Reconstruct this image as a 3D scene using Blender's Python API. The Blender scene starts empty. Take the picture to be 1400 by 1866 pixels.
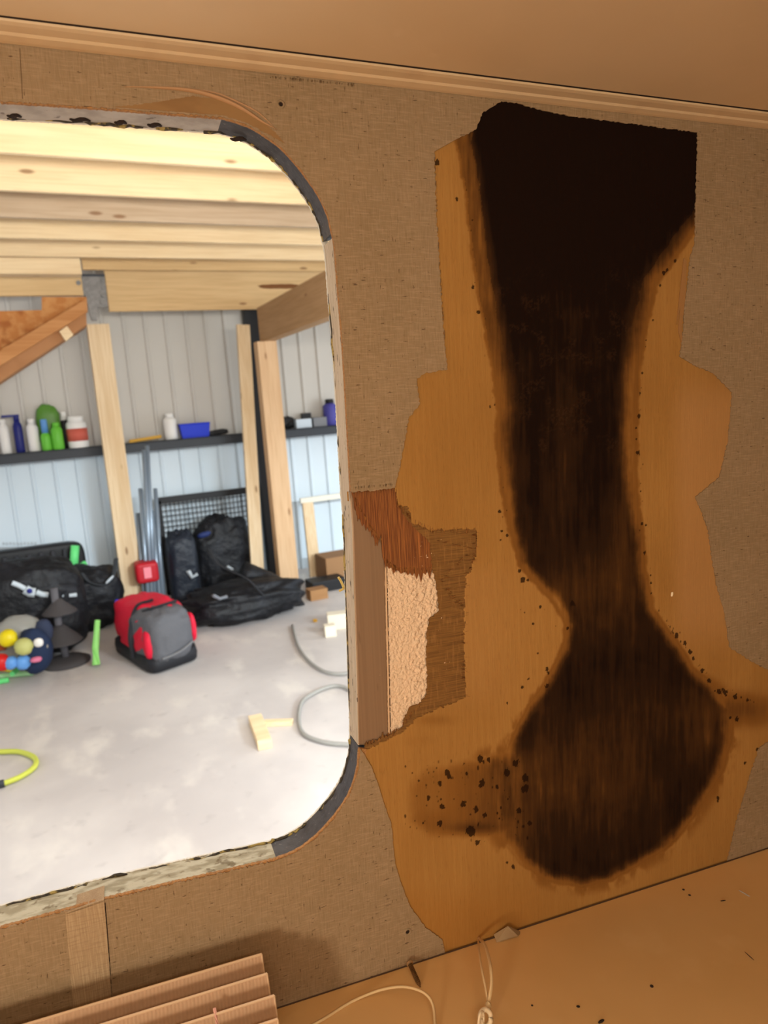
import bpy, math, random
import numpy as np
from mathutils import Matrix, Vector
from mathutils.geometry import delaunay_2d_cdt

# ------------------------------------------------------------------ camera solve
FPX = 1300.0
def frame_from_vps(vh, vx):
    h = np.array([vh[0]-700, vh[1]-933, FPX]); b = -((h[0]*vx)+FPX*FPX)/h[1]
    v = np.array([vx, b, FPX]); h = h/np.linalg.norm(h); v = v/np.linalg.norm(v)
    return h, np.cross(h, v), v
HS, NS, VS = frame_from_vps((3576, 515), 600.0)       # the workshop, level
HC, NC, VC = frame_from_vps((4389, 572), 500.0)       # the camper, parked slightly askew
CAMZ, DW = 2.0, 0.6
def to_world(a): return np.array([a@HS, a@NS, -(a@VS)])
C = bpy.context.scene
cam_d = bpy.data.cameras.new('camera'); cam = bpy.data.objects.new('camera', cam_d)
C.collection.objects.link(cam); C.camera = cam
cr, cu, cb = to_world(np.array([1., 0, 0])), -to_world(np.array([0, 1., 0])), -to_world(np.array([0, 0, 1.]))
cam.matrix_world = Matrix(((cr[0], cu[0], cb[0], 0), (cr[1], cu[1], cb[1], 0), (cr[2], cu[2], cb[2], CAMZ), (0, 0, 0, 1)))
cam_d.sensor_fit = 'HORIZONTAL'; cam_d.sensor_width = 36; cam_d.lens = 36*FPX/1400
cam_d.clip_start = 0.02; cam_d.clip_end = 100
cam_d.dof.use_dof = True; cam_d.dof.focus_distance = 0.70; cam_d.dof.aperture_fstop = 12.0
# camper frame -> world
cx, cy, cz = to_world(HC), to_world(NC), -to_world(VC)
RC = Matrix(((cx[0], cy[0], cz[0]), (cx[1], cy[1], cz[1]), (cx[2], cy[2], cz[2]))).to_4x4()
MC = Matrix.Translation((0, 0, CAMZ)) @ RC @ Matrix.Translation((0, DW, -CAMZ))

# ------------------------------------------------------------------ world, lights, exposure
C.view_settings.view_transform = 'Standard'; C.view_settings.look = 'None'
C.view_settings.exposure = 0.0; C.view_settings.gamma = 1.0; C.view_settings.use_curve_mapping = False
w = bpy.data.worlds.new('world'); C.world = w; w.use_nodes = True
w.node_tree.nodes['Background'].inputs[0].default_value = (0.90, 0.95, 1.0, 1)
w.node_tree.nodes['Background'].inputs[1].default_value = 1.10
def area(name, loc, target, sx, sy, power, col, M=None):
    l = bpy.data.lights.new(name, 'AREA'); l.shape = 'RECTANGLE'; l.size = sx; l.size_y = sy
    l.energy = power; l.color = col
    o = bpy.data.objects.new(name, l); C.collection.objects.link(o)
    d = Vector(target)-Vector(loc)
    m = Matrix.Translation(loc) @ d.to_track_quat('-Z', 'Y').to_matrix().to_4x4()
    o.matrix_world = (M @ m) if M else m
    return o
area('workshop_light', (1.1, 1.0, 2.50), (1.2, 5.4, 3.2), 2.8, 0.30, 165, (1.0, 0.96, 0.88))
area('workshop_strip', (1.0, 2.6, 4.6), (1.0, 3.9, 0.0), 3.0, 1.0, 110, (1.0, 0.97, 0.92))
area('door_daylight', (7.5, 3.6, 1.7), (1.0, 8.0, 1.2), 3.0, 2.4, 150, (0.86, 0.94, 1.0))
area('garage_door_sky', (4.0, -6.0, 4.0), (0.6, 8.3, 0.6), 2.0, 0.45, 1150, (0.80, 0.92, 1.0))
area('cabin_lamp', (-0.85, -1.25, 1.70), (0.20, 0.0, 1.70), 0.18, 0.18, 10.0, (1.0, 0.92, 0.78), MC)
area('cabin_fill_down', (0.05, -1.0, 2.26), (0.2, -0.3, 1.46), 0.7, 0.15, 4.8, (1.0, 0.94, 0.80), MC)  # added fill from above, brightens the platform and lower wall
area('cabin_fill_up', (-0.35, -1.25, 1.50), (-0.1, -0.1, 1.9), 0.9, 0.4, 4.4, (1.0, 0.93, 0.80), MC)  # added fill from below, brightens the ceiling and lower left wall

# ------------------------------------------------------------------ helpers
def lin(c):
    return tuple(((x/255.)/12.92 if x/255. <= .04045 else ((x/255.+.055)/1.055)**2.4) for x in c)
def ray(u, v, fr):
    r = np.array([u-700., v-933., FPX]); h, n, d = (HS, NS, VS) if fr == 'S' else (HC, NC, VC)
    return np.array([r@h, r@n, -(r@d)])
def org(fr): return np.array([0, 0, CAMZ]) if fr == 'S' else np.array([0, -DW, CAMZ])
def SP(u, v, Y): r = ray(u, v, 'S'); return org('S')+r*(Y/r[1])
def SG(u, v, z=0.): r = ray(u, v, 'S'); return org('S')+r*((z-CAMZ)/r[2])
def SX(u, v, X): r = ray(u, v, 'S'); return org('S')+r*(X/r[0])
def CP(u, v, Y=0.): r = ray(u, v, 'C'); return org('C')+r*((Y+DW)/r[1])
ZPL = 1.465      # platform top in the camper
ZCE = 2.2818      # camper ceiling
def CG(u, v, z=ZPL): r = ray(u, v, 'C'); return org('C')+r*((z-CAMZ)/r[2])
def cpix(X, Y, Z):
    q = [X, Y+DW, Z-CAMZ]
    c = [q[0]*HC[i]+q[1]*NC[i]-q[2]*VC[i] for i in range(3)]
    return 700+FPX*c[0]/c[2], 933+FPX*c[1]/c[2]

MATS = {}
def mat(name, col, rough=.7, metal=0., layers=(), bump=None, bump2=None, rnd=False, alpha=1., attr=None, spec=.3, trans=0.):
    """layers: (kind, (sx,sy,sz), lo, hi, colour, factor) mixed over the base colour, object coordinates in metres"""
    if name in MATS: return MATS[name]
    m = bpy.data.materials.new(name); m.use_nodes = True; nt = m.node_tree; N = nt.nodes; L = nt.links
    b = N['Principled BSDF']; b.inputs['Roughness'].default_value = rough; b.inputs['Metallic'].default_value = metal
    b.inputs['Specular IOR Level'].default_value = spec
    b.inputs['Transmission Weight'].default_value = trans
    b.inputs['Alpha'].default_value = alpha
    tc = N.new('ShaderNodeTexCoord'); co = tc.outputs['Object']
    if rnd:
        oi = N.new('ShaderNodeObjectInfo'); mu = N.new('ShaderNodeMath'); mu.operation = 'MULTIPLY'; mu.inputs[1].default_value = 37.
        L.new(oi.outputs['Random'], mu.inputs[0]); ad = N.new('ShaderNodeVectorMath'); ad.operation = 'ADD'
        L.new(co, ad.inputs[0]); L.new(mu.outputs[0], ad.inputs[1]); co = ad.outputs[0]
    def tex(kind, sc):
        mp = N.new('ShaderNodeMapping'); mp.inputs['Scale'].default_value = sc; L.new(co, mp.inputs['Vector'])
        if kind == 'vor':
            t = N.new('ShaderNodeTexVoronoi'); t.inputs['Scale'].default_value = 1.; o = t.outputs['Distance']
        elif kind == 'wave':
            t = N.new('ShaderNodeTexWave'); t.inputs['Scale'].default_value = 1.; t.inputs['Distortion'].default_value = 1.0; o = t.outputs['Fac']
        else:
            t = N.new('ShaderNodeTexNoise'); t.inputs['Scale'].default_value = 1.
            t.inputs['Detail'].default_value = 8. if kind == 'fine' else 3.; o = t.outputs['Fac']
        L.new(mp.outputs[0], t.inputs['Vector']); return o
    cur = None
    def mixin(fac, colour, factor):
        nonlocal cur
        mx = N.new('ShaderNodeMix'); mx.data_type = 'RGBA'
        if cur is None: mx.inputs[6].default_value = (*lin(col), 1)
        else: L.new(cur, mx.inputs[6])
        mx.inputs[7].default_value = (*lin(colour), 1)
        mm = N.new('ShaderNodeMath'); mm.operation = 'MULTIPLY'; mm.inputs[1].default_value = factor
        L.new(fac, mm.inputs[0]); L.new(mm.outputs[0], mx.inputs[0]); cur = mx.outputs[2]
    def sstep(o, lo, hi):
        r = N.new('ShaderNodeMapRange'); r.interpolation_type = 'SMOOTHSTEP'
        r.inputs['From Min'].default_value = lo; r.inputs['From Max'].default_value = hi; L.new(o, r.inputs['Value']); return r.outputs[0]
    for (k, sc, lo, hi, c2, fct) in layers:
        if k == 'attr':
            a = N.new('ShaderNodeAttribute'); a.attribute_name = sc; mixin(sstep(a.outputs['Fac'], lo, hi), c2, fct)
        elif k == 'ramp':      # stain ramp driven by an attribute broken up with streak noise
            a = N.new('ShaderNodeAttribute'); a.attribute_name = sc
            t = tex('fine', (420., 420., 26.)); t2 = tex('n', (55., 55., 14.))
            s1 = N.new('ShaderNodeMath'); s1.operation = 'MULTIPLY_ADD'; L.new(t, s1.inputs[0]); s1.inputs[1].default_value = .16; s1.inputs[2].default_value = -.08
            s2 = N.new('ShaderNodeMath'); s2.operation = 'MULTIPLY_ADD'; L.new(t2, s2.inputs[0]); s2.inputs[1].default_value = .24; s2.inputs[2].default_value = -.12
            s3 = N.new('ShaderNodeMath'); s3.operation = 'ADD'; L.new(s1.outputs[0], s3.inputs[0]); L.new(s2.outputs[0], s3.inputs[1])
            g = sstep(a.outputs['Fac'], 0.02, .45)
            s4 = N.new('ShaderNodeMath'); s4.operation = 'MULTIPLY_ADD'; L.new(s3.outputs[0], s4.inputs[0]); L.new(g, s4.inputs[1]); L.new(a.outputs['Fac'], s4.inputs[2])
            for (l2, h2, cc) in c2: mixin(sstep(s4.outputs[0], l2, h2), cc, fct)
        else: mixin(sstep(tex(k, sc), lo, hi), c2, fct)
    if cur is not None: L.new(cur, b.inputs['Base Color'])
    else: b.inputs['Base Color'].default_value = (*lin(col), 1)
    prev = None
    for bp in (bump, bump2):
        if bp:
            kind, sc, st, dist = bp; n = N.new('ShaderNodeBump'); n.inputs['Strength'].default_value = st; n.inputs['Distance'].default_value = dist
            L.new(tex(kind, sc), n.inputs['Height'])
            if prev: L.new(prev, n.inputs['Normal'])
            prev = n.outputs[0]
    if prev: L.new(prev, b.inputs['Normal'])
    MATS[name] = m; return m

BASE = {}
def props(o, label, cat, group, kind):
    if cat and not group: group = GROUPS.get(o.name.split('.')[0])
    if label: o['label'] = label
    if cat: o['category'] = cat
    if group: o['group'] = group
    if kind: o['kind'] = kind
def root(name, base, fr='S', label=None, cat=None, group=None, kind=None):
    o = bpy.data.objects.new(name, None); C.collection.objects.link(o); o.empty_display_size = .02
    base = np.array(base, float); BASE[o.name] = base
    T = Matrix.Translation(Vector(base)); o.matrix_world = (MC @ T) if fr == 'C' else T
    props(o, label, cat, group, kind); return o
GROUPS = {'equipment_bag': 'black sports bags on the workshop floor', 'spray_can': 'white spray cans on the ledge', 'squeeze_bottle': 'green bottles on the ledge', 'wood_fleck': 'dark crumbs on the platform', 'wood_offcut': 'wood offcuts on the workshop floor', 'toy_stick': 'plastic sticks by the toy heap', 'wood_post': 'pine posts under the mezzanine', 'blue_toy': 'light blue toys in the heap', 'navy_cloth': 'navy cloths by the toy heap', 'black_tool': 'black tools on the ledge'}
def mk(name, vf, m, parent=None, fr='S', label=None, cat=None, group=None, kind=None, smooth=False, attrs=None, bevel=0, solid=0):
    v = np.array(vf[0], float); me = bpy.data.meshes.new(name)
    if parent is None: b = np.array([(v[:, 0].min()+v[:, 0].max())/2, (v[:, 1].min()+v[:, 1].max())/2, v[:, 2].min()])
    else: b = BASE[parent.name]
    me.from_pydata((v-b).tolist(), [], [tuple(int(i) for i in f) for f in vf[1]])
    if attrs:
        for k, a in attrs.items():
            at = me.attributes.new(k, 'FLOAT', 'POINT'); at.data.foreach_set('value', np.asarray(a, np.float32))
    me.materials.append(m); me.validate(); me.update()
    if smooth: me.polygons.foreach_set('use_smooth', [True]*len(me.polygons))
    o = bpy.data.objects.new(name, me); C.collection.objects.link(o); BASE[o.name] = b
    if parent is not None:
        pb = BASE[parent.name]; o.parent = parent
    else:
        T = Matrix.Translation(Vector(b)); o.matrix_world = (MC @ T) if fr == 'C' else T
    if bevel:
        md = o.modifiers.new('bevel', 'BEVEL'); md.width = bevel; md.segments = 2; md.limit_method = 'ANGLE'
    if solid:
        md = o.modifiers.new('solid', 'SOLIDIFY'); md.thickness = solid
    props(o, label, cat, group, kind); return o
def merge(*vfs):
    V, F = [], []
    for v, f in vfs:
        k = len(V); V += [tuple(p) for p in v]; F += [tuple(i+k for i in q) for q in f]
    return V, F
BF = [(0, 1, 3, 2), (4, 6, 7, 5), (0, 4, 5, 1), (2, 3, 7, 6), (0, 2, 6, 4), (1, 5, 7, 3)]
def box(x0, x1, y0, y1, z0, z1):
    return [(x, y, z) for x in (x0, x1) for y in (y0, y1) for z in (z0, z1)], BF
def obox(c, ax, ay, az):
    c, ax, ay, az = map(lambda q: np.array(q, float), (c, ax, ay, az))
    return [tuple(c+sx*ax+sy*ay+sz*az) for sx in (-1, 1) for sy in (-1, 1) for sz in (-1, 1)], BF
def beam(p, q, w_, h_, up=(0, 0, 1)):
    p, q, up = map(lambda a: np.array(a, float), (p, q, up)); d = (q-p)/2; n = np.cross(d, up); n /= np.linalg.norm(n)
    u = np.cross(n, d); u /= np.linalg.norm(u); return obox((p+q)/2, d, n*w_/2, u*h_/2)
def catmull(pts, n=6):
    P_ = [np.array(p, float) for p in pts]; P_ = [2*P_[0]-P_[1]]+P_+[2*P_[-1]-P_[-2]]; out = []
    for i in range(1, len(P_)-2):
        a, b, c, d = P_[i-1:i+3]
        for k in range(n):
            t = k/n; out.append(.5*((2*b)+(c-a)*t+(2*a-5*b+4*c-d)*t*t+(3*b-a-3*c+d)*t**3))
    out.append(P_[-2]); return out
def tube(pts, r, n=8, flat=1.):
    pts = [np.array(p, float) for p in pts]; V, F = [], []; up = np.array([.12, .3, .95])
    for i, p in enumerate(pts):
        d = pts[min(i+1, len(pts)-1)]-pts[max(i-1, 0)]; d /= np.linalg.norm(d)+1e-12
        a = np.cross(d, up); a /= np.linalg.norm(a)+1e-9; b = np.cross(a, d); rr = r(i/(len(pts)-1)) if callable(r) else r
        for k in range(n):
            t = 2*math.pi*k/n; V.append(tuple(p+rr*(a*math.cos(t)+b*math.sin(t)*flat)))
    for i in range(len(pts)-1):
        for k in range(n): F.append((i*n+k, i*n+(k+1) % n, (i+1)*n+(k+1) % n, (i+1)*n+k))
    F.append(tuple(range(n-1, -1, -1))); F.append(tuple(range((len(pts)-1)*n, len(pts)*n))); return V, F
def lathe(c, prof, n=20):
    V, F = [], []
    for (r, z) in prof:
        for k in range(n): t = 2*math.pi*k/n; V.append((c[0]+r*math.cos(t), c[1]+r*math.sin(t), c[2]+z))
    for i in range(len(prof)-1):
        for k in range(n): F.append((i*n+k, i*n+(k+1) % n, (i+1)*n+(k+1) % n, (i+1)*n+k))
    F.append(tuple(range(n-1, -1, -1))); F.append(tuple(range((len(prof)-1)*n, len(prof)*n))); return V, F
LAT = {}
def lattice(seed, nx, ny):
    if seed not in LAT: LAT[seed] = np.random.RandomState(seed).rand(ny, nx)
    return LAT[seed]
def vnoise(x, y, seed=0):
    x = np.asarray(x, float); y = np.asarray(y, float); g = lattice(seed, 256, 256)
    xi = np.floor(x).astype(int); yi = np.floor(y).astype(int); fx = x-xi; fy = y-yi; fx = fx*fx*(3-2*fx); fy = fy*fy*(3-2*fy)
    def at(i, j): return g[j % 256, i % 256]
    return (at(xi, yi)*(1-fx)+at(xi+1, yi)*fx)*(1-fy)+(at(xi, yi+1)*(1-fx)+at(xi+1, yi+1)*fx)*fy
def fbm(x, y, seed=0, o=4): return sum(vnoise(x*2**i, y*2**i, seed+i)*.5**i for i in range(o))/sum(.5**i for i in range(o))
def sell(c, ax, ay, az, e=.5, amp=0., seed=0, nu=40, nv=24, zmin=None, sc=3.):
    c, ax, ay, az = map(lambda q: np.array(q, float), (c, ax, ay, az)); V, F = [], []
    ph, th = np.meshgrid(-math.pi/2+math.pi*np.arange(nv+1)/nv, 2*math.pi*np.arange(nu)/nu, indexing='ij'); ph, th = ph.ravel(), th.ravel()
    sg = lambda t, p: np.sign(t)*np.abs(t)**p
    x = sg(np.cos(ph), e)*sg(np.cos(th), e); y = sg(np.cos(ph), e)*sg(np.sin(th), e); z = sg(np.sin(ph), e)
    d = 1+amp*(fbm((x+2)*sc+.7*z, (y+z*1.3+2)*sc, seed)-.5)*2
    p = c+(x[:, None]*ax+y[:, None]*ay+z[:, None]*az)*d[:, None]
    if zmin is not None: p[:, 2] = np.maximum(p[:, 2], zmin)
    V = [tuple(q) for q in p]
    for j in range(nv):
        for i in range(nu): F.append((j*nu+i, j*nu+(i+1) % nu, (j+1)*nu+(i+1) % nu, (j+1)*nu+i))
    return V, F
rng = np.random.RandomState(7)
def rag(pts, amp, step=3.):
    """densify an open pixel polyline and roughen it"""
    out = []; ph = rng.rand()*50
    for a, b in zip(pts[:-1], pts[1:]):
        a = np.array(a, float); b = np.array(b, float); n = max(1, int(np.linalg.norm(b-a)/step)); d = (b-a)/(np.linalg.norm(b-a)+1e-9); nn = np.array([-d[1], d[0]])
        for k in range(n):
            out.append(tuple(a+(b-a)*k/n+nn*amp*(rng.rand()-.5)*2*(1 if k else .3)))
    out.append(tuple(pts[-1])); return out
def teeth(pts, amp, step=5., up=(0, 1)):
    out = []
    for a, b in zip(pts[:-1], pts[1:]):
        a = np.array(a, float); b = np.array(b, float); n = max(1, int(np.linalg.norm(b-a)/step))
        for k in range(n): out.append(tuple(a+(b-a)*k/n+np.array(up)*amp*(1 if k % 2 else 0)*rng.rand()))
    out.append(tuple(pts[-1])); return out
def extrude(v2, faces, y0, y1):
    """v2: (x,z); faces front at y0, back at y1, boundary walls"""
    n = len(v2); V = [(p[0], y0, p[1]) for p in v2]+[(p[0], y1, p[1]) for p in v2]; F = []; cnt = {}
    for f in faces:
        ar = sum(v2[f[i]][0]*v2[f[(i+1) % len(f)]][1]-v2[f[(i+1) % len(f)]][0]*v2[f[i]][1] for i in range(len(f)))
        f = list(f) if ar > 0 else list(f)[::-1]
        F.append(tuple(f)); F.append(tuple(i+n for i in f[::-1]))
        for a, b in zip(f, f[1:]+f[:1]): cnt[(a, b)] = 1
    for (a, b) in cnt:
        if (b, a) not in cnt: F.append((b, a, a+n, b+n))
    return V, F
def slab(outer, holes, y0, y1):
    vs, es = [], []
    for lp in [outer]+list(holes):
        k = len(vs); vs += [Vector((float(p[0]), float(p[1]))) for p in lp]; es += [(k+i, k+(i+1) % len(lp)) for i in range(len(lp))]
    r = delaunay_2d_cdt(vs, es, [], 0, 1e-7)
    pv = np.array([(p.x, p.y) for p in r[0]]); ft = np.array([tuple(f) for f in r[2]]); ce = pv[ft].mean(1)
    k = inpoly(ce[:, 0], ce[:, 1], outer)
    for hl in holes: k &= ~inpoly(ce[:, 0], ce[:, 1], hl)
    return extrude([tuple(p) for p in pv], [tuple(f) for f in ft[k]], y0, y1)
def proj(pix, Y=0.): return [(lambda q: (q[0], q[2]))(CP(u, v, Y)) for u, v in pix]
def inpoly(px, py, poly):
    c = np.zeros(px.shape, bool); n = len(poly)
    for i in range(n):
        x0, y0 = poly[i]; x1, y1 = poly[(i+1) % n]
        if y0 == y1: continue
        m = ((y0 > py) != (y1 > py)) & (px < (x1-x0)*(py-y0)/(y1-y0)+x0); c ^= m
    return c
def sdist(px, py, poly):
    d = np.full(px.shape, 1e9); n = len(poly)
    for i in range(n):
        a = np.array(poly[i], float); b = np.array(poly[(i+1) % n], float); e = b-a; L2 = e@e
        t = np.clip(((px-a[0])*e[0]+(py-a[1])*e[1])/L2, 0, 1); d = np.minimum(d, np.hypot(px-a[0]-t*e[0], py-a[1]-t*e[1]))
    return np.where(inpoly(px, py, poly), d, -d)
def ss(x, a, b): t = np.clip((x-a)/(b-a), 0, 1); return t*t*(3-2*t)

# ------------------------------------------------------------------ materials
VINYL = mat('vinyl_linen', (142, 116, 84), .8, layers=(
    ('n', (7, 7, 7), .35, .7, (128, 104, 72), .6), ('fine', (70, 70, 700), .46, .68, (170, 141, 108), .42), ('fine', (700, 700, 60), .46, .70, (168, 138, 106), .30), ('fine', (900, 900, 70), .48, .70, (114, 90, 60), .35),
    ('fine', (110, 110, 520), .645, .69, (66, 42, 20), .75), ('fine', (520, 520, 120), .655, .70, (70, 46, 22), .7)),
    bump=('fine', (90, 90, 1300), .30, .0006), bump2=('fine', (1300, 1300, 90), .30, .0006))
TAPE = mat('vinyl_tape', (156, 128, 94), .75, layers=(('fine', (1200, 1200, 40), .42, .68, (186, 158, 120), .6), ('fine', (60, 60, 700), .45, .7, (128, 98, 70), .4)), bump=('fine', (1400, 1400, 60), .4, .0006))
TANLAYERS = [('fine', (500, 500, 18), .38, .7, (168, 122, 64), .6), ('n', (9, 9, 5), .35, .68, (142, 98, 46), .55), ('fine', (1500, 1500, 90), .55, .75, (112, 70, 30), .35),
    ('attr', 'bright', .0, 1., (180, 132, 84), .5), ('attr', 'grime', .0, 1., (150, 96, 36), .7),
    ('ramp', 'stain', 0, 0, [(.04, .28, (126, 82, 34)), (.24, .46, (98, 62, 26)), (.40, .62, (66, 40, 16)), (.58, .82, (42, 24, 10)), (.80, 1.02, (24, 11, 5))], 1.),
    ('attr', 'glue', .0, 1., (84, 54, 32), .26),
    ('attr', 'spots', .15, .8, (30, 14, 5), .88)]
TAN = mat('peeled_plywood', (158, 112, 56), .92, spec=.08, layers=TANLAYERS, bump=('fine', (900, 900, 40), .3, .0006))
VENEER = mat('brown_veneer', (128, 88, 38), .75, layers=(('fine', (30, 30, 1100), .35, .65, (98, 62, 24), .8), ('fine', (400, 400, 60), .5, .75, (158, 112, 58), .5)), bump=('fine', (60, 60, 1500), .6, .001))
REDV = mat('red_brown_veneer', (140, 84, 34), .7, layers=(('fine', (1300, 1300, 30), .36, .62, (92, 44, 12), .85), ('fine', (700, 700, 20), .52, .74, (176, 106, 48), .7)), bump=('fine', (1600, 1600, 40), .7, .001))
FOAM = mat('white_foam', (226, 192, 156), .6, bump=('n', (420, 420, 420), 1., .0022), bump2=('vor', (260, 260, 260), .55, .0015), layers=(('n', (300, 300, 300), .55, .8, (208, 168, 128), .5),))
ALU = mat('aluminium', (142, 112, 84), .5, .3, layers=(('fine', (500, 500, 4), .35, .7, (128, 100, 74), .5), ('n', (120, 120, 20), .66, .72, (84, 60, 42), .3)), bump=('fine', (900, 900, 6), .06, .0003))
SIDE = mat('side_rail', (196, 176, 150), .6, .1, layers=(('fine', (900, 900, 10), .4, .65, (160, 138, 108), .7), ('n', (260, 260, 90), .64, .68, (60, 42, 28), .8)))
TOPR = mat('painted_rail', (176, 166, 154), .7, layers=(('fine', (60, 60, 500), .35, .7, (140, 130, 118), .7), ('n', (90, 90, 200), .66, .72, (70, 55, 42), .6)), bump=('fine', (60, 300, 400), .4, .001))
CORN = mat('dark_corner_block', (66, 62, 62), .5, layers=(('fine', (90, 90, 200), .4, .7, (46, 40, 38), .7), ('n', (300, 300, 300), .66, .72, (140, 130, 120), .6)), bump=('n', (120, 120, 120), .4, .002))
BOTR = mat('weathered_rail', (186, 176, 150), .85, layers=(('fine', (50, 150, 500), .4, .62, (140, 128, 100), .8), ('fine', (120, 120, 400), .58, .7, (96, 76, 46), .7)), bump=('fine', (90, 200, 600), .8, .002))
RIM = mat('luan_edge', (164, 116, 66), .75, layers=(('fine', (500, 500, 500), .42, .66, (118, 74, 36), .6),))
SEAL = mat('old_sealant', (58, 50, 38), .7, layers=(('n', (110, 110, 110), .5, .6, (170, 146, 80), .8), ('n', (300, 300, 300), .55, .7, (24, 20, 16), .8)), bump=('n', (400, 400, 400), .6, .001))
SKIN = mat('outer_skin', (214, 206, 190), .5)
CEIL = mat('ceiling_panel', (214, 184, 144), .6, layers=(('n', (5, 5, 5), .35, .7, (204, 172, 130), .6), ('fine', (40, 40, 40), .62, .8, (226, 200, 164), .2)))
TRIMM = mat('ceiling_trim', (206, 176, 136), .45, layers=(('n', (30, 30, 30), .5, .8, (184, 148, 112), .4),))
PLAT = mat('platform_top', (214, 168, 108), .6, layers=(('n', (6, 6, 6), .3, .7, (202, 156, 94), .7), ('fine', (22, 22, 22), .55, .75, (222, 180, 124), .3)))
DARK = mat('dark_gap', (38, 24, 14), .9)
SPL = mat('splinter', (122, 74, 30), .8, layers=(('n', (300, 300, 300), .4, .6, (176, 124, 66), .8),))
CABIN = mat('cabin_panel', (196, 164, 128), .7)
def wood(name, c, c2, kn=(120, 80, 46), ax=0):
    s = [9, 9, 9]; s[ax] = .9; f = [60, 60, 60]; f[ax] = 2.5; k = [7., 7., 7.]; k[ax] = 2.2
    return mat(name, c, .75, layers=(('fine', tuple(f), .4, .68, c2, .55), ('n', tuple(s), .45, .7, c2, .5), ('vor', tuple(k), .13, .05, kn, .75)), rnd=True)
PINE = wood('pine_board', (232, 208, 168), (216, 186, 142)); PINEG = wood('greyed_pine_board', (190, 168, 142), (172, 148, 120))
PINED = wood('darker_pine_board', (212, 180, 132), (192, 158, 110)); PINEZ = wood('pine_post', (222, 198, 162), (200, 168, 126), ax=2)
PINEY = wood('pine_beam', (176, 140, 100), (156, 120, 80), ax=1); FIR = wood('fir_stair_board', (196, 140, 88), (170, 112, 62))
OSB = mat('strand_board', (186, 122, 66), .8, layers=(('fine', (12, 12, 12), .4, .62, (206, 150, 92), .8), ('n', (7, 7, 7), .5, .66, (150, 82, 34), .7)), rnd=True)
WALLU = mat('grey_liner_steel', (196, 192, 184), .45, .0, layers=(('n', (1., 1., 1.), .3, .7, (188, 182, 174), .5),))
WALLL = mat('daylit_liner_steel', (212, 224, 232), .4, .0, layers=(('n', (1., 1., 1.), .3, .7, (200, 216, 226), .5),))  # lower panels: bluish daylight put into the steel colour
CONC = mat('concrete_floor', (206, 200, 196), .55, layers=(('fine', (1.2, 1.2, 1), .35, .65, (182, 176, 174), .75), ('fine', (3.5, 2.0, 1), .52, .7, (222, 216, 208), .7), ('n', (9, 9, 9), .6, .75, (166, 160, 158), .35)))
STEEL = mat('galvanised_steel', (128, 126, 124), .5, .5, layers=(('n', (30, 30, 30), .4, .6, (100, 98, 96), .5),))
SHELF = mat('charcoal_steel', (52, 56, 62), .5); BLK = mat('black_steel', (28, 28, 30), .5)
BAG = mat('black_nylon', (17, 18, 22), .55, layers=(('n', (6, 6, 6), .5, .7, (34, 36, 42), .6),), bump=('n', (14, 14, 14), .6, .03), bump2=('n', (40, 40, 40), .4, .008), rnd=True)
BAGN = mat('navy_black_nylon', (24, 30, 40), .5, bump=('n', (12, 12, 12), .6, .03), rnd=True)
GREYN = mat('grey_nylon', (88, 88, 92), .7, bump=('n', (16, 16, 16), .5, .02)); REDN = mat('red_nylon', (206, 22, 52), .6, bump=('n', (18, 18, 18), .4, .015))
WHT = mat('white_plastic', (232, 230, 226), .45); LOGO = mat('pale_print', (190, 200, 206), .6)
TUBEM = mat('pale_steel_tube', (140, 154, 168), .35, .4); TAPER = mat('red_tape', (176, 20, 34), .5)
GRN = mat('green_plastic', (104, 190, 60), .4); GRN2 = mat('dark_green_plastic', (84, 132, 50), .4); NEON = mat('neon_green', (110, 226, 132), .5)
BLU = mat('blue_plastic', (20, 52, 200), .4); NAVY = mat('navy_plastic', (26, 34, 110), .4); NAVYC = mat('navy_cloth', (30, 44, 72), .8)
YEL = mat('yellow_plastic', (222, 200, 20), .4); YEL2 = mat('amber_plastic', (210, 160, 50), .5); REDL = mat('red_label', (200, 96, 80), .6); REDP = mat('red_plastic', (200, 30, 30), .4)
SKY = mat('light_blue_plastic', (96, 150, 214), .4); PURP = mat('violet_label', (72, 70, 150), .5); RUB = mat('grey_rubber', (66, 62, 62), .75)
CORDM = mat('beige_cord', (210, 176, 126), .6); HOSEG = mat('grey_hose', (150, 148, 142), .5); HOSEY = mat('yellow_green_hose', (200, 208, 84), .45)
SHADE = mat('pleated_fabric', (184, 146, 112), .85, layers=(('wave', (105, 0, 0), .2, .8, (170, 132, 98), .3), ('fine', (300, 300, 60), .5, .7, (168, 130, 96), .4)), bump=('wave', (105, 0, 0), .3, .0008))
SHADEE = mat('pleat_edge', (204, 168, 130), .8)
PLST = mat('clear_plastic_bag', (190, 188, 180), .3, alpha=.45)

# ------------------------------------------------------------------ camper shell
XL, XR, YB = -1.15, 1.7, -1.7
TW = 0.034       # wall thickness
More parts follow.
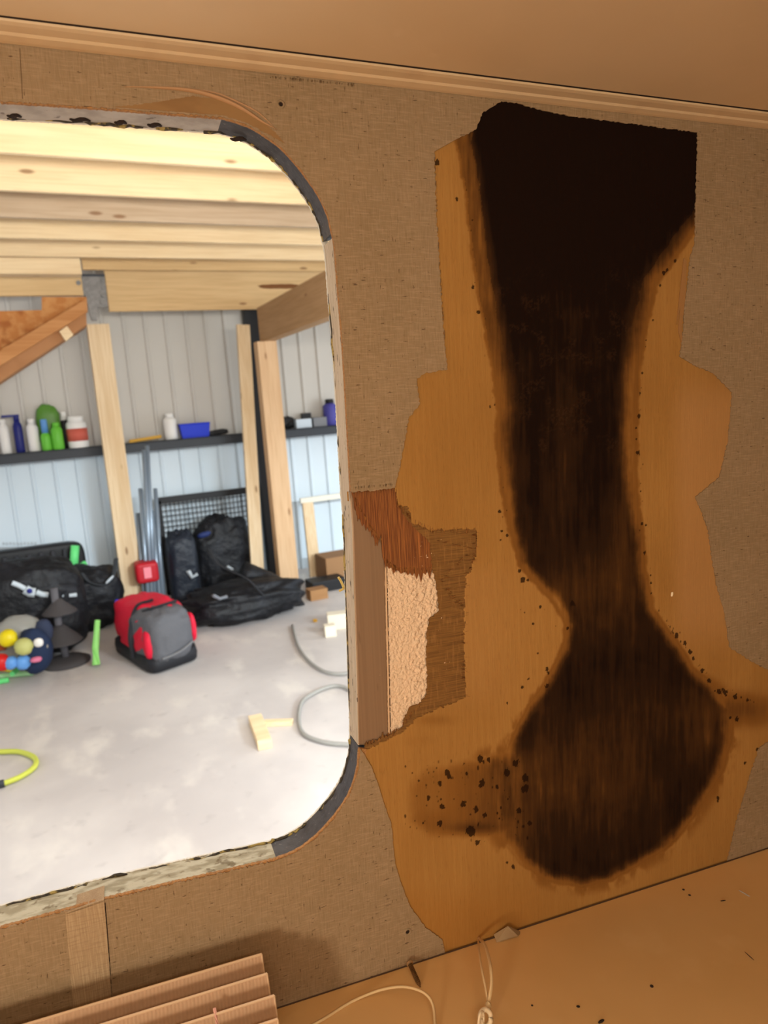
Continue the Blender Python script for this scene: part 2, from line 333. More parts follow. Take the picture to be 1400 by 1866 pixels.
# window opening in pixels on the inner face (right half traced), left end mirrored in metres
WTOP = [(0, 184), (100, 190), (200, 197), (300, 205), (405, 213)]
WC1 = [(405, 213), (450, 227), (482, 245), (515, 270), (548, 307), (580, 352), (598, 390), (606, 424)]
WSIDE = [(606, 424), (611, 450), (617, 530), (626, 640), (634, 780), (640, 895)]
WSIDE2 = [(640, 895), (645, 960), (650, 1120), (654, 1250), (657, 1365)]
WC2 = [(657, 1365), (653, 1405), (638, 1450), (610, 1492), (574, 1530), (540, 1554), (505, 1568)]
WBOT = [(505, 1568), (400, 1592), (300, 1615), (195, 1640), (115, 1662), (0, 1694)]
def mir(pix): # mirror in metres about the opening's centre line
    xc = -0.27
    return [(2*xc-x, z) for x, z in proj(pix)][::-1]
open_right = proj(rag(WTOP, 1.6)+rag(WC1, .8)[1:]+rag(WSIDE, .8)[1:])
side2 = proj(rag(WSIDE2, .6)); open_low = proj(rag(WC2, .8)+rag(WBOT, 1.8)[1:])
left_part = mir(WTOP[1:]+WC1[1:]+WSIDE[1:]+WSIDE2[1:]+WC2[1:]+WBOT[1:-1])
# where the vinyl has been peeled away
H1 = (rag([(640, 897), (690, 893), (720, 889)], 1.5)+rag([(724, 872), (735, 822), (745, 762), (765, 737), (760, 690), (775, 680), (816, 673), (812, 640), (805, 560), (800, 460), (795, 380), (792, 276)], 1.6)
      + rag([(830, 255), (868, 236), (880, 205), (915, 184), (945, 188), (990, 202), (1050, 213), (1110, 220), (1180, 229), (1272, 241), (1271, 300), (1268, 370), (1267, 440), (1258, 470), (1253, 520), (1248, 560), (1246, 600), (1239, 650), (1270, 668), (1300, 680), (1335, 715), (1328, 800), (1312, 870), (1268, 905), (1290, 960), (1305, 1060), (1322, 1120), (1330, 1180), (1378, 1210), (1430, 1235), (1460, 1300), (1420, 1340), (1385, 1362), (1366, 1420), (1345, 1490), (1325, 1572)], 1.2))
lowz = ZPL-.004
p_end = CP(1325, 1572); p_a = CP(812, 1722)
H1b = [(p_end[0]+.002, lowz), (p_a[0], lowz)]
H1c = rag([(806, 1712), (775, 1690), (748, 1652), (735, 1620), (722, 1580), (717, 1540), (713, 1500), (700, 1465), (688, 1425), (678, 1400), (665, 1376), (658, 1366)], 1.)
hole = open_right+proj(H1)[1:]+H1b+proj(H1c)[:-1]+open_low+left_part
outer = [(XL, ZPL-.03), (XR, ZPL-.03), (XR, ZCE+.01), (XL, ZCE+.01)]
wf = root('wall_front', (0.2, 0, ZPL), 'C', kind='structure', label='camper wall panel with peeled vinyl, black water stain and window cutout')
mk('vinyl_facing', slab(outer, [hole], 0, .0009), VINYL, wf)

# plywood under the vinyl, a fine sheet with painted-in water stain attributes
STEP = .00105
gx = np.arange(CP(655, 1500)[0]-.02, .73, STEP); gz = np.arange(ZPL-.004, ZCE-.001, STEP)
X, Z = np.meshgrid(gx, gz); PU, PV = cpix(X, 0.0012, Z)
H1full = list(H1)+[(1335, 1600), (806, 1740)]+list(H1c)
H2 = (rag([(636, 890), (690, 890), (721, 888), (724, 920), (745, 926), (752, 954), (774, 961), (788, 971)], 2.)+teeth([(789, 969), (869, 967)], -5, 3)
      + rag([(868, 1010), (861, 1022), (859, 1039), (849, 1048), (846, 1115), (846, 1207), (848, 1230), (849, 1270), (832, 1278), (800, 1290), (762, 1306), (739, 1329), (727, 1338), (700, 1350), (664, 1366), (640, 1366)], 2.))
warp = (fbm(PU/14, PV/14, 31)-.5)*7
sd1 = sdist(PU, PV, H1full)
keep = (sd1 > -7) & ~inpoly(PU+(fbm(PU/3, PV/6, 3)-.5)*5, PV, H2)
STAIN = [(905, 150), (850, 200), (832, 258), (843, 300), (852, 370), (864, 470), (882, 580), (897, 660), (909, 750), (905, 800), (914, 880), (927, 950), (947, 1030), (985, 1072), (1012, 1100), (1033, 1140), (1027, 1180), (1005, 1225), (972, 1275), (945, 1320), (925, 1368), (880, 1382), (905, 1520),
         (950, 1572), (1000, 1604), (1060, 1615), (1112, 1604), (1150, 1583), (1212, 1548), (1256, 1500), (1290, 1448), (1318, 1400), (1332, 1350), (1335, 1290), (1300, 1250), (1262, 1215), (1222, 1155), (1190, 1110), (1175, 1040), (1168, 960), (1160, 880), (1160, 780), (1163, 680), (1176, 600), (1196, 520), (1222, 482), (1262, 425), (1300, 380), (1300, 150)]
sd = sdist(PU, PV, STAIN)+warp
top = ss(PV, 1050, 700)                      # 1 in the upper, denser part
wl = 10+34*ss(PV, 700, 330)
s = np.where(sd > 0, .30+.62*ss(sd, 0, 22+26*top), .30*ss(sd, -10, 0))
# brown fringe on the upper left side
xl = np.interp(PV, [258, 300, 470, 580, 660, 750, 900], [832, 843, 864, 882, 897, 909, 916])
fr = ss(PV, 720, 560)*(PU < 1000)
s = np.where((fr > .0) & (sd > 0), s*(1-fr)+fr*(.40+.62*ss(PU-xl, 16, 52)), s)
s += .16*ss(PV, 760, 420)*(sd > 25)
s = s*(1-ss(PV, 1340, 1390)*ss(PU, 1010, 890)*.55)
s = s*(1-.13*ss(PV, 980, 1100)*(sd > 0))
# lighter waist, orange-brown windows and right-hand streak
def blob(u, v, ru, rv): return np.exp(-(((PU-u)/ru)**2+((PV-v)/rv)**2))
inside = ss(sd, 0, 10)
s -= inside*(.16*blob(1060, 1060, 90, 90)+.22*blob(1130, 990, 26, 110)+.20*blob(1145, 800, 14, 170)+.16*blob(925, 900, 16, 90)+.14*blob(1030, 820, 20, 120)+.22*blob(1010, 1130, 20, 50)
             + .16*blob(1080, 1400, 120, 110)+.10*blob(1000, 1440, 50, 60)+.26*blob(1285, 1320, 40, 60)+.12*blob(960, 1000, 30, 40))
s += inside*(.12*blob(1130, 1590, 150, 60)+.10*blob(1240, 1450, 50, 90)+.12*blob(975, 800, 12, 160)+.10*blob(1090, 800, 30, 160)+.16*blob(950, 1330, 22, 60)+.14*blob(1060, 1250, 60, 90)+.10*blob(1200, 1200, 50, 60)+.12*blob(1270, 400, 60, 200))
# spotted tongue to the left and faint tail to the right
TONG = [(742, 1420), (780, 1392), (860, 1382), (930, 1365), (960, 1400), (960, 1530), (905, 1528), (850, 1528), (780, 1532), (742, 1500), (735, 1455)]
sdt = sdist(PU, PV, TONG)+warp
s = np.maximum(s, ss(sdt, -14, 26)*(.20+.30*ss(PU, 780, 950)+.25*blob(860, 1512, 40, 12)+.10*blob(790, 1500, 40, 20)))
s = np.maximum(s, .42*np.exp(-((PV-(1292+.05*(PU-1330)))/34)**2)*ss(PU, 1290, 1330)*(1-.5*ss(PU, 1340, 1440)))
s = np.maximum(s, .26*ss(sd, -34, -2)*ss(PV, 1180, 1260)*ss(fbm(PU/18, PV/40, 41), .3, .6))
s = np.maximum(s, .17*blob(790, 1312, 50, 14)+.10*blob(760, 1350, 60, 20))
s += (fbm(PU/5, PV/60, 77)-.5)*.26*inside+(fbm(PU/30, PV/30, 79)-.5)*.16*inside
s = np.clip(s, 0, 1.05)
glue = inside*ss(fbm(PU/26, PV/26, 91), .50, .72)*ss(PV, 420, 560)*ss(PV, 1010, 760)*.55*ss(fbm(PU/3., PV/3., 95), .4, .6)
grime = ss(PU, 900, 760)*ss(PV, 300, 420)*0+.6*ss(PV, 1560, 1680)*ss(PU, 1100, 900)
bright = ss(PU, 1200, 1260)*ss(PV, 640, 760)*ss(PV, 1240, 1100)*.8+.35*ss(PU, 1060, 860)*ss(PV, 1000, 1060)*ss(PV, 1330, 1250)
spots = np.zeros_like(X)
SP_ = [(797, 296, 5), (833, 362, 4), (862, 523, 3.5), (872, 569, 3.5), (894, 741, 2.5), (911, 932, 3.5), (914, 968, 3), (924, 975, 3), (912, 984, 2.5), (947, 1041, 3.5), (953, 1056, 5), (962, 1058, 3), (985, 1107, 3), (1044, 1100, 5), (1034, 1144, 3), (949, 1110, 2), (956, 1116, 2), (972, 1137, 2.5), (980, 1190, 2), (997, 1218, 4), (1000, 1226, 3), (952, 1252, 3), (997, 1250, 4), (963, 1238, 3), (924, 1281, 2.4),
       (1166, 716, 2.2), (1164, 758, 4), (1160, 780, 2), (1163, 825, 4), (1160, 800, 2), (1168, 895, 2), (1170, 955, 3), (1178, 957, 3), (1175, 1007, 3), (1187, 1062, 2), (1187, 1081, 2), (1190, 583, 3), (1178, 620, 2), (1171, 680, 2.5), (1176, 632, 2), (1210, 498, 3.5), (1216, 492, 3), (1203, 520, 2.5), (1230, 475, 3), (1233, 1158, 4), (1248, 1172, 4), (1258, 1188, 4), (1264, 1200, 3), (1280, 1222, 4), (1293, 1240, 4), (1310, 1260, 5), (1322, 1262, 5), (1340, 1270, 4), (1362, 1276, 3), (1381, 1366, 3), (1358, 1390, 3), (1343, 1310, 4), (1331, 1308, 3), (1309, 1455, 3.5), (1309, 1460, 3),
       (816, 1408, 5), (818, 1416, 4), (850, 1410, 3), (876, 1383, 6), (890, 1385, 4), (941, 1391, 6), (925, 1408, 6), (958, 1418, 6), (957, 1437, 7), (946, 1478, 5), (905, 1434, 4), (878, 1428, 6), (802, 1428, 4), (781, 1455, 4), (806, 1470, 5), (844, 1466, 5), (868, 1474, 5), (884, 1486, 4), (801, 1500, 5), (858, 1514, 9), (870, 1536, 5), (935, 1580, 4), (924, 1572, 3), (1366-400, 1500, 4)]
for (u, v, r) in SP_:
    d = np.hypot(PU-u, (PV-v)*.8)+(fbm(PU/2.5, PV/4, 55)-.5)*(2.+r); spots = np.maximum(spots, ss(r+.5-d, 0, 2.4)*(1 if r > 3.2 else .95))
r2 = np.random.RandomState(5)
for i in range(230):
    k = i % 5
    if k < 3: u, v = r2.uniform(738, 965), r2.uniform(1385, 1535)
    elif k == 3: t = r2.rand(); u = np.interp(t, [0, .4, .7, 1], [1205, 1245, 1300, 1375])+r2.normal(0, 4); v = np.interp(t, [0, .4, .7, 1], [1120, 1172, 1250, 1278])+r2.normal(0, 5)
    else: v = r2.uniform(300, 1150); u = np.interp(v, [300, 470, 750, 950, 1060, 1150], [843, 862, 906, 924, 955, 1030])+r2.normal(-3, 4) if r2.rand() < .5 else np.interp(v, [480, 600, 780, 960, 1100, 1150], [1222, 1176, 1161, 1168, 1190, 1222])+r2.normal(3, 4)
    r = r2.uniform(.4, 2.2 if k < 3 else 1.7); el = r2.uniform(.4, 1.)
    m = (abs(PU-u) < 12) & (abs(PV-v) < 12); d = np.hypot((PU[m]-u), (PV[m]-v)*el); spots[m] = np.maximum(spots[m], ss(r+1.-d, 0, 2.)*r2.uniform(.35, .9))
nz, nx = X.shape; idx = np.arange(nz*nx).reshape(nz, nx)
fk = keep[:-1, :-1] & keep[1:, :-1] & keep[:-1, 1:] & keep[1:, 1:]
q = np.stack([idx[:-1, :-1][fk], idx[:-1, 1:][fk], idx[1:, 1:][fk], idx[1:, :-1][fk]], 1)
used, inv = np.unique(q, return_inverse=True); q = inv.reshape(q.shape)
xs, zs = X.ravel()[used], Z.ravel()[used]; A = {k: a.ravel()[used] for k, a in dict(stain=s, spots=spots, glue=glue, bright=bright, grime=grime).items()}
relief = .00012*(fbm(PU/3, PV/50, 12)-.5)
ys = (.0012+relief).ravel()[used]
dirs = np.concatenate([q[:, [0, 1]], q[:, [1, 2]], q[:, [2, 3]], q[:, [3, 0]]]); nn = len(used)
key = dirs[:, 0].astype(np.int64)*nn+dirs[:, 1]; rkey = dirs[:, 1].astype(np.int64)*nn+dirs[:, 0]
bd = dirs[~np.isin(key, rkey)]; bv, binv = np.unique(bd, return_inverse=True); binv = binv.reshape(bd.shape)
V_ = np.concatenate([np.stack([xs, ys, zs], 1), np.stack([xs[bv], np.full(len(bv), .0024), zs[bv]], 1)])
F_ = np.concatenate([q, np.stack([bd[:, 1], bd[:, 0], nn+binv[:, 0], nn+binv[:, 1]], 1)])
me = bpy.data.meshes.new('peeled_plywood'); V_ = V_-BASE['wall_front']
me.vertices.add(len(V_)); me.vertices.foreach_set('co', V_.astype(np.float32).ravel())
me.loops.add(F_.size); me.loops.foreach_set('vertex_index', F_.astype(np.int32).ravel())
me.polygons.add(len(F_)); me.polygons.foreach_set('loop_start', np.arange(0, F_.size, 4, dtype=np.int32)); me.polygons.foreach_set('loop_total', np.full(len(F_), 4, np.int32))
me.update(calc_edges=True)
for k, a in A.items():
    at = me.attributes.new(k, 'FLOAT', 'POINT'); at.data.foreach_set('value', np.concatenate([a, a[bv]]).astype(np.float32))
me.materials.append(TAN); o = bpy.data.objects.new('peeled_plywood', me); C.collection.objects.link(o); o.parent = wf
props(o, 'bare tan plywood with a large black hourglass water stain', None, None, None)

# deeper plies, foam, metal tube
FOAMP = rag([(700, 1018), (700, 1000)], .5)
C_BOT = teeth([(790, 1038), (774, 1045), (738, 1044), (724, 1040), (707, 1030), (700, 1018)], 18, 4)
C_LOW = teeth([(697, 973), (688, 990), (678, 967), (666, 955), (655, 945), (646, 909)], 14, 4)
H3 = (rag([(790, 1000), (790, 1038), (795, 1057), (801, 1092), (802, 1115), (785, 1129), (781, 1149), (779, 1196), (781, 1236), (779, 1268), (765, 1286), (748, 1291), (737, 1315), (735, 1328), (713, 1341)], 1.6)
      + teeth([(711, 1343), (690, 1352), (666, 1364)], -12, 3)+[(630, 1366), (630, 890), (700, 892), (724, 922), (752, 954), (788, 971)])
B_out = [(640, 880), (700, 880), (735, 882), (780, 945), (880, 955), (885, 1040), (866, 1060), (866, 1285), (760, 1330), (690, 1372), (662, 1374)]
mk('brown_veneer', slab(proj([(700, 872), (760, 900), (885, 950), (885, 1045), (866, 1060), (868, 1290), (770, 1335), (690, 1376), (664, 1376)]+H3[::-1][-0:] if False else [(725, 900), (745, 915), (800, 950), (885, 955), (885, 1045), (866, 1060), (868, 1290), (770, 1335), (690, 1376), (662, 1378)]+teeth([(666, 1364), (690, 1352), (711, 1343)], -12, 3)
     + rag([(713, 1341), (735, 1328), (737, 1315), (748, 1291), (765, 1286), (779, 1268), (781, 1236), (779, 1196), (781, 1149), (785, 1129), (802, 1115), (801, 1092), (795, 1057), (790, 1038), (786, 990), (760, 965), (735, 935)], 1.5)), [], .0024, .0034), VENEER, wf,
   label='darker brown inner veneer exposed beside the foam')
mk('torn_veneer', slab(proj([(642, 880), (740, 880), (790, 955), (800, 1000), (790, 1038)]+C_BOT[1:]+[(698, 1000)]+C_LOW+[(643, 900)]), [], .0031, .0039), REDV, wf,
   label='reddish brown torn veneer with splintered lower edge')
fx0, fx1 = CP(690, 1150)[0], CP(820, 1150)[0]; fz0, fz1 = CP(740, 1370)[2], CP(740, 985)[2]
fgx = np.arange(fx0, fx1, .0008); fgz = np.arange(fz0, fz1, .0008); FX, FZ = np.meshgrid(fgx, fgz)
FY = .0060-.0026*np.abs(fbm(FX/.0034, FZ/.0034, 61, 3)-.5)*2*(.5+1.2*ss(FX, fx0+.02, fx1-.02))-.0008*fbm(FX/.001, FZ/.001, 66, 2)
fi = np.arange(FX.size).reshape(FX.shape)
mk('foam_insulation', (np.stack([FX.ravel(), FY.ravel(), FZ.ravel()], 1), np.stack([fi[:-1, :-1].ravel(), fi[:-1, 1:].ravel(), fi[1:, 1:].ravel(), fi[1:, :-1].ravel()], 1)), FOAM, wf, smooth=True,
   label='white bumpy foam insulation in the torn hole')
# metal tube upright: front face at .0042, follows the opening
def strip(pa, pb, y0, y1): return slab(proj(pa)+proj(pb)[::-1], [], y0, y1)
def offs(pix, d):
    out = []
    for i, p in enumerate(pix):
        a = np.array(pix[max(0, i-1)], float); b = np.array(pix[min(len(pix)-1, i+1)], float); t = (b-a)/np.linalg.norm(b-a); out.append((p[0]-t[1]*-d*-1, p[1]+t[0]*-d)) if False else out.append((p[0]+t[1]*d, p[1]-t[0]*d))
    return out
side_in = [(608.5, 432)]+WSIDE[1:]+WSIDE2[1:-1]+[(656.5, 1362)]
tube_r = [(u+(38 if v < 900 else 56-0*(v-900)), v) for u, v in side_in]
tube_r = [(u+(58 if v < 1000 else 57-(v-1000)*.006), v) for u, v in side_in]
u1 = mk('frame_upright', strip(side_in, tube_r, .0045, TW-.003), ALU, wf, bevel=.0012, label='bare metal frame tube beside the opening')
# a groove line on the tube's right edge
mk('tube_lip', tube([CP(u-1.5, v, .0042) for u, v in tube_r], .0009, 6), SHADEE, u1)
mk('dark_gap', strip([(u+.2, v) for u, v in tube_r], [(u+5, v) for u, v in tube_r], .0052, .02), DARK, wf)

# ------------------------------------------------------------------ window cutout frame
wn = root('window_1', (.0, .017, CP(300, 1615)[2]), 'C', kind='structure', label='rounded window cutout through the camper wall with exposed frame pieces')
def rail(name, pix, d, y0, y1, m, label=None, amp=.0):
    p0 = rag(pix, amp, 4) if amp else pix; return mk(name, strip(p0, offs(pix, d), y0, y1), m, wn, label=label)
Y0, Y1 = .0038, TW-.002
ext = [(-160, 172), (-80, 178)]
rail('top_rail', ext+WTOP, 34, Y0, Y1, TOPR, 'grey-white painted top rail', .0)
c1 = [tuple(q_) for q_ in catmull(WC1, 4)]; rail('corner_block', c1, 34, Y0, Y1, CORN, 'near-black upper corner block')
c2 = [tuple(q_) for q_ in catmull(WC2, 4)]; rail('corner_block', c2, 34, Y0, Y1, CORN, 'grey lower corner block')
rail('bottom_rail', WBOT+[(-80, 1716), (-160, 1738)], 34, Y0, Y1, BOTR, 'flaking pale wood bottom rail')
# side rail skin on the reveal of the metal upright
mk('side_liner', strip([(u-.6, v) for u, v in side_in], [(u+2, v) for u, v in side_in], .0050, TW-.0035), SIDE, wn, label='beige scuffed side reveal')
# luan rim glowing orange around the opening (real ply edge, 1.5 mm proud into the opening)
def rim(pix, amp=1.2):
    a = rag([tuple(t) for t in catmull(pix, 3)], amp, 3); b = offs([tuple(t) for t in catmull(pix, 3)], 14)
    ins = [(p[0], p[1]) for p in a]
    return strip(ins, b, .0010, .0039)
shift = lambda pix, dx, dy: [(u+dx, v+dy) for u, v in pix]
mk('plywood_edge', rim(shift(WTOP, 0, 1.6), .9), RIM, wn); mk('plywood_edge', rim(offs(WC1, -1.2), .4), RIM, wn)
mk('plywood_edge', rim(offs(WSIDE, -.8), .4), RIM, wn); mk('plywood_edge', rim(offs(WC2, -2.4), .5), RIM, wn); mk('plywood_edge', rim(offs(WBOT, -1.6), 1.0), RIM, wn)
# outer skin edge, slightly proud and ragged, all the way round
full = [(-160, 172)]+WTOP+WC1[1:]+WSIDE[1:]+WSIDE2[1:]+WC2[1:]+WBOT[1:]+[(-160, 1738)]
fulls = [tuple(t) for t in catmull(full, 4)]
mk('outer_skin_edge', strip(rag(offs(fulls, -1.0), .7, 3), offs(fulls, 10), TW-.002, TW), SKIN, wn)
def seal_line(pix, r, seed, Y=TW-.004, gap=.35):
    parts = []; P0 = [tuple(t) for t in catmull(pix, 8)]; run = []; rr = np.random.RandomState(seed)
    for i, (u, v) in enumerate(P0):
        if vnoise(i*.45, seed, seed) > gap: q_ = CP(u+rr.normal(0, .6), v+rr.normal(0, .8), 0); run.append(np.array([q_[0], Y+rr.normal(0, .0008), q_[2]]))
        else:
            if len(run) > 2: parts.append(tube(run, lambda t: r*(.45+.9*rr.rand())*(.4 if t in (0, 1) else 1), 6))
            run = []
    if len(run) > 2: parts.append(tube(run, lambda t: r*(.5+.9*rr.rand()), 6))
    return merge(*parts)
mk('sealant_bead', merge(seal_line(WTOP, .0017, 3), seal_line(WC1, .0012, 4, gap=.1), seal_line([(611, 450), (626, 640), (634, 780), (640, 895), (650, 1120), (657, 1362)], .0013, 5, gap=.25), seal_line(WC2, .0015, 6, gap=.3), seal_line(WBOT, .0013, 7, gap=.25)), SEAL, wn, kind='stuff')
# gouges (screw slots) in the top rail and corner block
for (u, v, l) in [(26, 213, 12), (146, 219, 18), (220, 226, 10), (282, 232, 12), (433, 236, 14)]:
    z_ = None; a_ = CP(u-l, v-l*.0, TW*.72); b_ = CP(u+l, v+l*.09, TW*.72)
    zt = CP(u, np.interp(u, [p[0] for p in WTOP+WC1[1:3]], [p[1] for p in WTOP+WC1[1:3]]), 0)[2]
    pts = [np.array([a_[0]+(b_[0]-a_[0])*t, TW*.70+.002*math.sin(t*7), zt-.0006-(.0035 if u > 420 else 0)]) for t in np.linspace(0, 1, 8)]
    mk('gouge', tube(pts, lambda t: .0022*(.5+math.sin(math.pi*t)*.6), 8, .5), DARK, wn)
# torn sealant curl hanging on the outer edge
mk('sealant_curl', tube(catmull([CP(617, 1052, TW), CP(622, 1060, TW+.001), CP(626, 1072, TW), CP(618, 1077, TW)], 4), .0012, 6), mat('yellow_sealant', (196, 168, 92), .6), wn, label='curl of yellowed sealant on the outer edge')

# tape, patches, creases, seams, screw holes on the vinyl
tp = mk('vinyl_tape', slab(proj(rag([(119, 1664), (190, 1640)], .8)+rag([(190, 1640), (205, 1818), (212, 1900), (140, 1910), (131, 1800), (119, 1664)], .5)[:-1]), [], -.0007, 0), TAPE, wf, label='strip of matching vinyl taped below the opening')
tz = CP(155, 1651, 0)[2]; ta, tb = CP(119, 1664), CP(190, 1640)
mk('tape_flap', ([(ta[0], -.0007, ta[2]+.0009), (tb[0], -.0007, tb[2]+.0009), (tb[0], .019, tb[2]+.0009), (ta[0], .019, ta[2]+.0009), (ta[0], -.0007, ta[2]-.001), (tb[0], -.0007, tb[2]-.001)], [(0, 1, 2, 3), (0, 4, 5, 1)]), TAPE, tp)
mk('vinyl_seam', tube([CP(u, v, -.0002) for u, v in [(191, 1645), (197, 1725), (204, 1822)]], .0006, 5), DARK, wf)
mk('vinyl_seam', tube([CP(u, v, 0) for u, v in [(36, 88), (41, 180)]], .0003, 5), mat('seam_shadow', (110, 84, 58), .8), wf)
mk('stained_vinyl', slab(proj(rag([(205, 195), (260, 190), (310, 182), (350, 175), (392, 180), (425, 186), (462, 207), (500, 240), (520, 262), (480, 240), (450, 224), (405, 210), (300, 202)], 1.)), [], -.0003, 0), mat('orange_stained_vinyl', (140, 104, 62), .7, layers=(('n', (25, 25, 60), .4, .7, (122, 86, 48), .6),)), wf, label='orange stained band above the window corner')
mk('vinyl_crease', tube(catmull([CP(u, v, -.0002) for u, v in [(228, 158), (290, 160), (350, 166), (400, 180), (440, 198), (478, 222), (505, 236)]], 5), lambda t: .0003+.0022*math.sin(math.pi*t)**1.2, 8, .55), mat('crease_vinyl', (170, 128, 88), .6), wf, smooth=True, label='raised crease of loosened vinyl')
mk('vinyl_crease', tube(catmull([CP(u, v, -.0002) for u, v in [(350, 162), (395, 170), (430, 185), (470, 205), (500, 232)]], 5), lambda t: .0002+.001*math.sin(math.pi*t), 8, .6), MATS['crease_vinyl'], wf, smooth=True)
def screw_hole(u, v, r):
    c = CP(u, v, -.0001); V, F = [], []
    ringv = [(1.0, 0), (.8, -.0009), (.55, -.0008), (.42, .0004)]
    for (k, dy) in ringv:
        for i in range(16): t = 2*math.pi*i/16; V.append((c[0]+r*k*math.cos(t), c[1]+dy, c[2]+r*k*math.sin(t)))
    for j in range(3):
        for i in range(16): F.append((j*16+i, j*16+(i+1) % 16, (j+1)*16+(i+1) % 16, (j+1)*16+i))
    h_ = mk('screw_hole', (V, F), VINYL, wf, smooth=True)
    V = [(c[0]+r*.45*math.cos(2*math.pi*i/16), c[1]+.00005-.0003, c[2]+r*.45*math.sin(2*math.pi*i/16)) for i in range(16)]
    mk('hole', (V, [tuple(range(16))]), DARK, h_)
screw_hole(512, 190, .0036); screw_hole(743, 1698, .0042)
for (u, v) in [(118, 1010), (0, 0)][:0]: pass
mk('paint_fleck', sell(CP(1225, 1083, .0008), (.0014, 0, 0), (0, .0006, 0), (.0004, 0, .0024), .7, .2, 3, 10, 8), mat('pale_fleck', (236, 214, 176), .6), wf)
mk('peeling_sliver', slab(proj([(1247, 470), (1252, 475), (1250, 540), (1243, 600), (1246, 640), (1237, 602), (1240, 560), (1234, 592), (1239, 540)]), [], .0002, .0009), mat('sliver_ply', (150, 106, 60), .7), wf)
# splinters along torn edges
def splinters(edges, seed, lmin, lmax, horiz=False):
    rr = np.random.RandomState(seed); V, F = [], []
    for (pts, n, Y) in edges:
        pts = np.array(pts, float)
        for i in range(n):
            t = rr.rand()*(len(pts)-1); k = int(t); p = pts[k]+(pts[min(k+1, len(pts)-1)]-pts[k])*(t-k)
            L_ = rr.uniform(lmin, lmax); a = rr.normal(0, .12); dx, dy = (math.sin(a)*L_, L_) if not horiz else (L_*rr.choice([-1, 1]), math.sin(a)*L_)
            w_ = rr.uniform(.4, 1.1); nx_, ny_ = (w_, 0) if not horiz else (0, w_); b = len(V)
            for (u, v, y) in [(p[0]-nx_, p[1]-dy*.5-ny_, Y), (p[0]+nx_, p[1]-dy*.5+ny_, Y), (p[0]+dx*.5, p[1]+dy*.5, Y-.0006), (p[0], p[1]-dy*.4, Y-.0010)]: V.append(tuple(CP(u, v, y)))
            F += [(b, b+1, b+3), (b+1, b+2, b+3), (b+2, b, b+3)]
    return V, F
mk('splinters', splinters([([(700, 1020), (724, 1040), (790, 1040)], 60, .0034), ([(646, 909), (678, 967), (697, 990)], 40, .0034), ([(664, 1362), (690, 1350), (713, 1341)], 45, .0034), ([(713, 1341), (740, 1315), (765, 1286)], 20, .0026), ([(722, 890), (724, 920), (752, 950), (790, 968), (868, 967)], 70, .0018), ([(640, 897), (720, 890)], 30, .0012)], 4, 6, 16), SPL, wf, kind='stuff')
mk('splinters', splinters([([(868, 970), (866, 1012), (850, 1048), (847, 1200), (849, 1270)], 70, .0018), ([(800, 985), (860, 1000), (805, 1060), (845, 1110)], 60, .0023)], 8, 5, 22, True), SPL, wf, kind='stuff')
mk('torn_threads', splinters([([(490, 141), (560, 147), (650, 156)], 46, -.0002), ([(640, 890), (720, 884)], 20, -.0002), ([(792, 276), (800, 460), (812, 640)], 40, 0)], 12, 3, 8), VINYL, wf, kind='stuff')

# other shell walls, ceiling, platform, floor
mk('ceiling', box(XL, XR, YB, TW, ZCE, ZCE+.03), CEIL, fr='C', kind='structure', label='tan smooth camper ceiling panel')
# trim: bead against the wall with a dark joint behind it
tr = root('trim_1', (0.2, -.016, ZCE-.006), 'C', kind='structure', label='rounded tan moulding between ceiling and stained wall')
prof = [(-.0245, 0), (-.0235, -.0018), (-.0200, -.0026), (-.0120, -.0032), (-.0100, -.0046), (-.004, -.0056), (-.0005, -.0058), (-.0002, 0)]
V = [(x, y, ZCE+z) for x in (XL, XR) for y, z in prof]; n_ = len(prof)
mk('moulding', (V, [(i, i+1, n_+i+1, n_+i) for i in range(n_-1)]), TRIMM, tr)
mk('joint_shadow_gap', box(XL, XR, -.0262, -.0245, ZCE-.0005, ZCE), DARK, tr)
mk('nail_hole', sell(CP(249, 94, -.0005), (.0006, 0, 0), (0, .0005, 0), (0, 0, .0006), 1, 0, 0, 8, 6), DARK, tr)
pl = root('floor_platform', (.2, -.4, ZPL-.04), 'C', kind='structure', label='orange-tan laminate platform below the stained wall'); pl.name = 'floor_platform'
BASE[pl.name] = BASE.get('floor_platform')
mk('platform_top', box(XL, XR, -.95, -.0004, ZPL-.03, ZPL), PLAT, pl)
mk('edge_caulk', tube([CP(u, v+1, -.0006) for u, v in [(500, 1838), (700, 1773), (812, 1736), (1000, 1675), (1200, 1610), (1420, 1538)]], .0007, 5), mat('dark_caulk', (70, 46, 26), .8), pl)
mk('wall_left', box(XL-.03, XL, YB, TW, .62, ZCE), CABIN, fr='C', kind='structure', label='left cabin wall of the camper')
mk('wall_right', box(XR, XR+.03, YB, TW, .62, ZCE), CABIN, fr='C', kind='structure', label='right cabin wall of the camper')
mk('wall_back', box(XL, XR, YB-.03, YB, .62, ZCE), CABIN, fr='C', kind='structure', label='rear cabin wall behind the camera')
mk('floor', box(XL, XR, YB, TW, .59, .62), CABIN, fr='C', kind='structure', label='cabin floor under the platform')
mk('wall_outer', box(XL, XR, .004, TW, .62, ZPL-.03), CABIN, fr='C', kind='structure', label='camper front wall below the platform')
